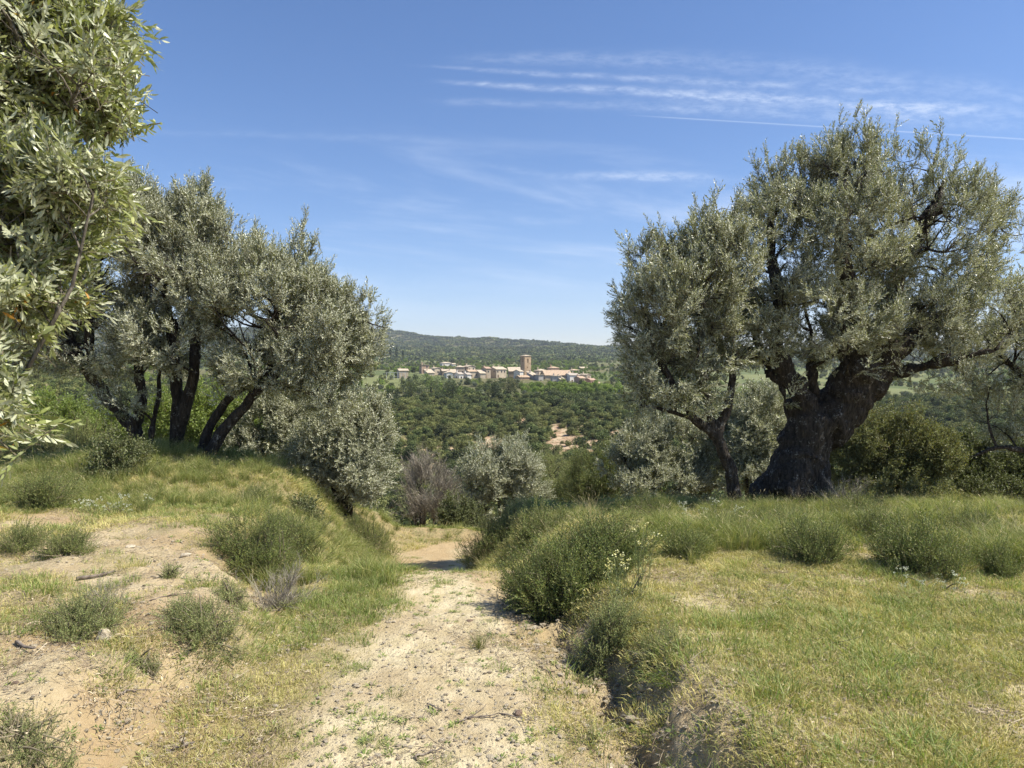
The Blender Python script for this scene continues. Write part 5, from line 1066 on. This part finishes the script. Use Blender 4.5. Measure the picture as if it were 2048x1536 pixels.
H(794, 816, 738, 748, 478, 'stone', 'tan', 'grey roofed house at the far left end of the village', rz=-.2)
H(838, 859, 730, 745, 540, 'brick', 'tan', 'brick red house with pale flat roof, left part of village', 'flat', .35, nwin=3, chim=1)
H(849, 868, 740, 752, 505, 'beige', 'tan', 'plain beige house in front of the brick red one', 'mono', -.3)
H(861, 882, 735, 748, 520, 'beige', 'tan', 'tall beige house right of the brick red one', 'gable', -.4, ridge_x=False)
H(880, 897, 739, 750, 518, 'stone', 'tan', 'tan roofed stone house left of the white gable', 'gable', .3)
H(894, 912, 741, 752, 510, 'beige', 'tan', 'low house under a long tan roof behind the white gable', 'mono', .1)
H(889, 904, 744, 754, 488, 'white', 'tan', 'small white house showing its gable end', 'gable', -.15, ridge_x=False, nwin=1, chim=0)
H(880, 903, 724, 733, 720, 'white', 'tan', 'long white villa alone in the fields above the village', 'hip', -.3, chim=0)
H(903, 910, 727, 733, 715, 'white', 'tan', 'small white annexe right of the lone villa', 'gable', -.3, chim=0)
H(910, 930, 731, 748, 528, 'stone', 'tan', 'house with wide tan hipped roof over a dark porch', 'hip', .2, nwin=4)
H(926, 950, 731, 749, 532, 'beige', 'tan', 'beige house with tall chimney and broad gable wall', 'gable', -.5, ridge_x=False, chim=1)
H(909, 926, 745, 759, 492, 'white', 'grey', 'white two storey house in front, left of its twin', 'gable', -.45)
H(926, 941, 746, 759, 492, 'white', 'grey', 'white house with dark garage side, right of its twin', 'gable', -.5)
H(930, 957, 740, 754, 508, 'beige', 'orange', 'cream house with wide orange roof behind the white twins', 'gable', -.35, chim=1)
H(955, 970, 742, 753, 505, 'beige', 'tan', 'low beige house between the orange roof and the red one', 'mono', -.2, chim=0)
H(963, 981, 734, 755, 510, 'stone', 'red', 'red roofed house with dark balcony front', 'gable', .5, nwin=3)
H(976, 1012, 734, 755, 516, 'beige', 'tan', 'long cream house with slanting roof left of the church', 'gable', -.55, deep=12, nwin=5, chim=2)
H(1016, 1042, 735, 756, 530, 'dark', 'tan', 'dark stone church nave joined to the left of the tower', 'mono', .1, deep=10, nwin=1, chim=0, cat='church', name='church')
H(1030, 1044, 740, 758, 505, 'white', 'tan', 'white house leaning against the foot of the tower', 'gable', -.6, chim=0, nwin=2)
H(1033, 1057, 751, 766, 490, 'brick', 'orange', 'low orange roofed house in front of the tower foot', 'gable', -.2, chim=0)
H(1054, 1074, 744, 766, 492, 'grey', 'tan', 'tall grey shaded house right of the tower foot', 'mono', .5, nwin=3)
H(1068, 1094, 738, 752, 525, 'beige', 'tan', 'beige house with hipped roof right of the tower', 'hip', .45)
H(1095, 1118, 733, 746, 545, 'brick', 'orange', 'topmost hipped house behind the big roof', 'hip', .35)
H(1068, 1086, 750, 766, 486, 'grey', 'tan', 'grey house with small white terrace below the hipped one', 'flat', .4)
H(1082, 1142, 741, 766, 508, 'stone', 'orange', 'longest stone building under a vast orange roof', 'gable', .15, deep=18, nwin=7, chim=2, pitch=.36)
H(1102, 1122, 752, 768, 482, 'grey', 'tan', 'grey front with pale balcony below the vast roof', 'flat', .1, nwin=3)
H(1112, 1128, 752, 768, 480, 'beige', 'tan', 'narrow beige house front at the middle of the right part', 'mono', -.3)
H(1132, 1156, 747, 766, 500, 'white', 'grey', 'white house with grey roof at the right end of the vast roof', 'gable', -.2)
H(1138, 1158, 738, 748, 640, 'beige', 'orange', 'beige villa apart on the slope behind the right end', 'hip', -.2)
H(1155, 1174, 734, 741, 730, 'stone', 'tan', 'farther farmhouse half hidden in trees at right', 'gable', -.3, chim=0)
H(1150, 1168, 753, 770, 486, 'brick', 'orange', 'orange gabled house near the right end of the village', 'gable', -.35)
H(1160, 1180, 748, 766, 505, 'beige', 'tan', 'pale house with stepped tall gable at the right end', 'gable', -.6, ridge_x=False)
H(1172, 1190, 757, 773, 492, 'brick', 'red', 'second last low house of the village going down right', 'gable', -.3)
H(1184, 1200, 764, 778, 484, 'beige', 'orange', 'last low orange roofed house at the right tip', 'gable', -.3, chim=0)
# tower
d = 512; k = d / F; c = W(1051.5, 762, d); t = thing('church_tower', tuple(c), 'square brown stone church tower rising above all the roofs', 'tower', rz=.55)
h = (762 - 712.5) * k; a = 21 * k / (math.cos(.55) + math.sin(.55)); mb = MB(); hw = a / 2
# four walls with real openings: built of piers and lintels around each opening
def wall_open(mb, w_, zz, ops, th=.8, ax='x', sgn=-1):
    xs = sorted(set([-w_ / 2, w_ / 2] + [v for o_ in ops for v in (o_[0] - o_[2] / 2, o_[0] + o_[2] / 2)])); zs = sorted(set([-5, zz] + [v for o_ in ops for v in (o_[1], o_[1] + o_[3])]))
    for i_ in range(len(xs) - 1):
        for j_ in range(len(zs) - 1):
            cx = (xs[i_] + xs[i_ + 1]) / 2; cz = (zs[j_] + zs[j_ + 1]) / 2
            if any(abs(cx - o_[0]) < o_[2] / 2 and o_[1] < cz < o_[1] + o_[3] for o_ in ops): continue
            sx = xs[i_ + 1] - xs[i_]; sz = zs[j_ + 1] - zs[j_]
            if ax == 'x': mb.box((cx, sgn * (hw - th / 2), cz), (sx, th, sz))
            else: mb.box((sgn * (hw - th / 2), cx, cz), (th, sx, sz))
op = [(.1, h - 4.6, .95, 2.9), (0, h - 8.4, .5, 1.1)]
wall_open(mb, a, h, op, ax='x', sgn=-1); wall_open(mb, a, h, op, ax='x', sgn=1); wall_open(mb, a - 1.602, h, [(0, h - 4.4, .8, 2.6)], ax='y', sgn=-1); wall_open(mb, a - 1.602, h, [(0, h - 4.4, .8, 2.6)], ax='y', sgn=1)
obj('wall', mb.mesh('wall', [WM['tower']]), t)
mb = MB(); mb.box((0, 0, h + .12), (a + .5, a + .5, .24)); obj('cornice', mb.mesh('cornice', [WM['beige']]), t)
mb = MB(); e = a / 2 + .45; mb.add([(-e, -e, h + .25), (e, -e, h + .25), (e, e, h + .25), (-e, e, h + .25), (0, 0, h + 1.05)], [(0, 1, 4), (1, 2, 4), (2, 3, 4), (3, 0, 4), (3, 2, 1, 0)]); obj('roof', mb.mesh('roof', [RM['tan']]), t)
mb = MB(); mb.box((0, 0, h - 8), (a - 2.2, a - 2.2, .3)); obj('floor_slab', mb.mesh('slab', [WM['dark']]), t)
# white pergola posts at the left end
c = W(792, 758, 460); t = thing('pergola', tuple(c), 'white posted pergola at the left end of the village', 'pergola')
for q in range(6):
    mb = MB(); mb.box((-6 + q * 2.4, 0, 1.0), (.22, .22, 6.0)); obj('post', mb.mesh('post', [WM['white']]), t)
mb = MB(); mb.box((0, 0, 4.12), (13, .25, .22)); obj('beam', mb.mesh('beam', [WM['white']]), t)

# ------------------------------------------------------------------ air
HAZE = 1.1e-4
if HAZE:
    mb = MB(); mb.box((0, 2300, 110), (11000, 5200, 340)); me = mb.mesh('haze', [])
    m = bpy.data.materials.new('haze_air'); m.use_nodes = True; gg = G(m.node_tree); gg.n.clear(); o = gg.new('ShaderNodeOutputMaterial'); v = gg.new('ShaderNodeVolumePrincipled')
    v.inputs['Color'].default_value = (.80, .88, 1, 1); v.inputs['Density'].default_value = HAZE; v.inputs['Anisotropy'].default_value = .2; gg.l.new(v.outputs[0], o.inputs['Volume']); me.materials.append(m)
    ho = obj('haze', me, kind='stuff')
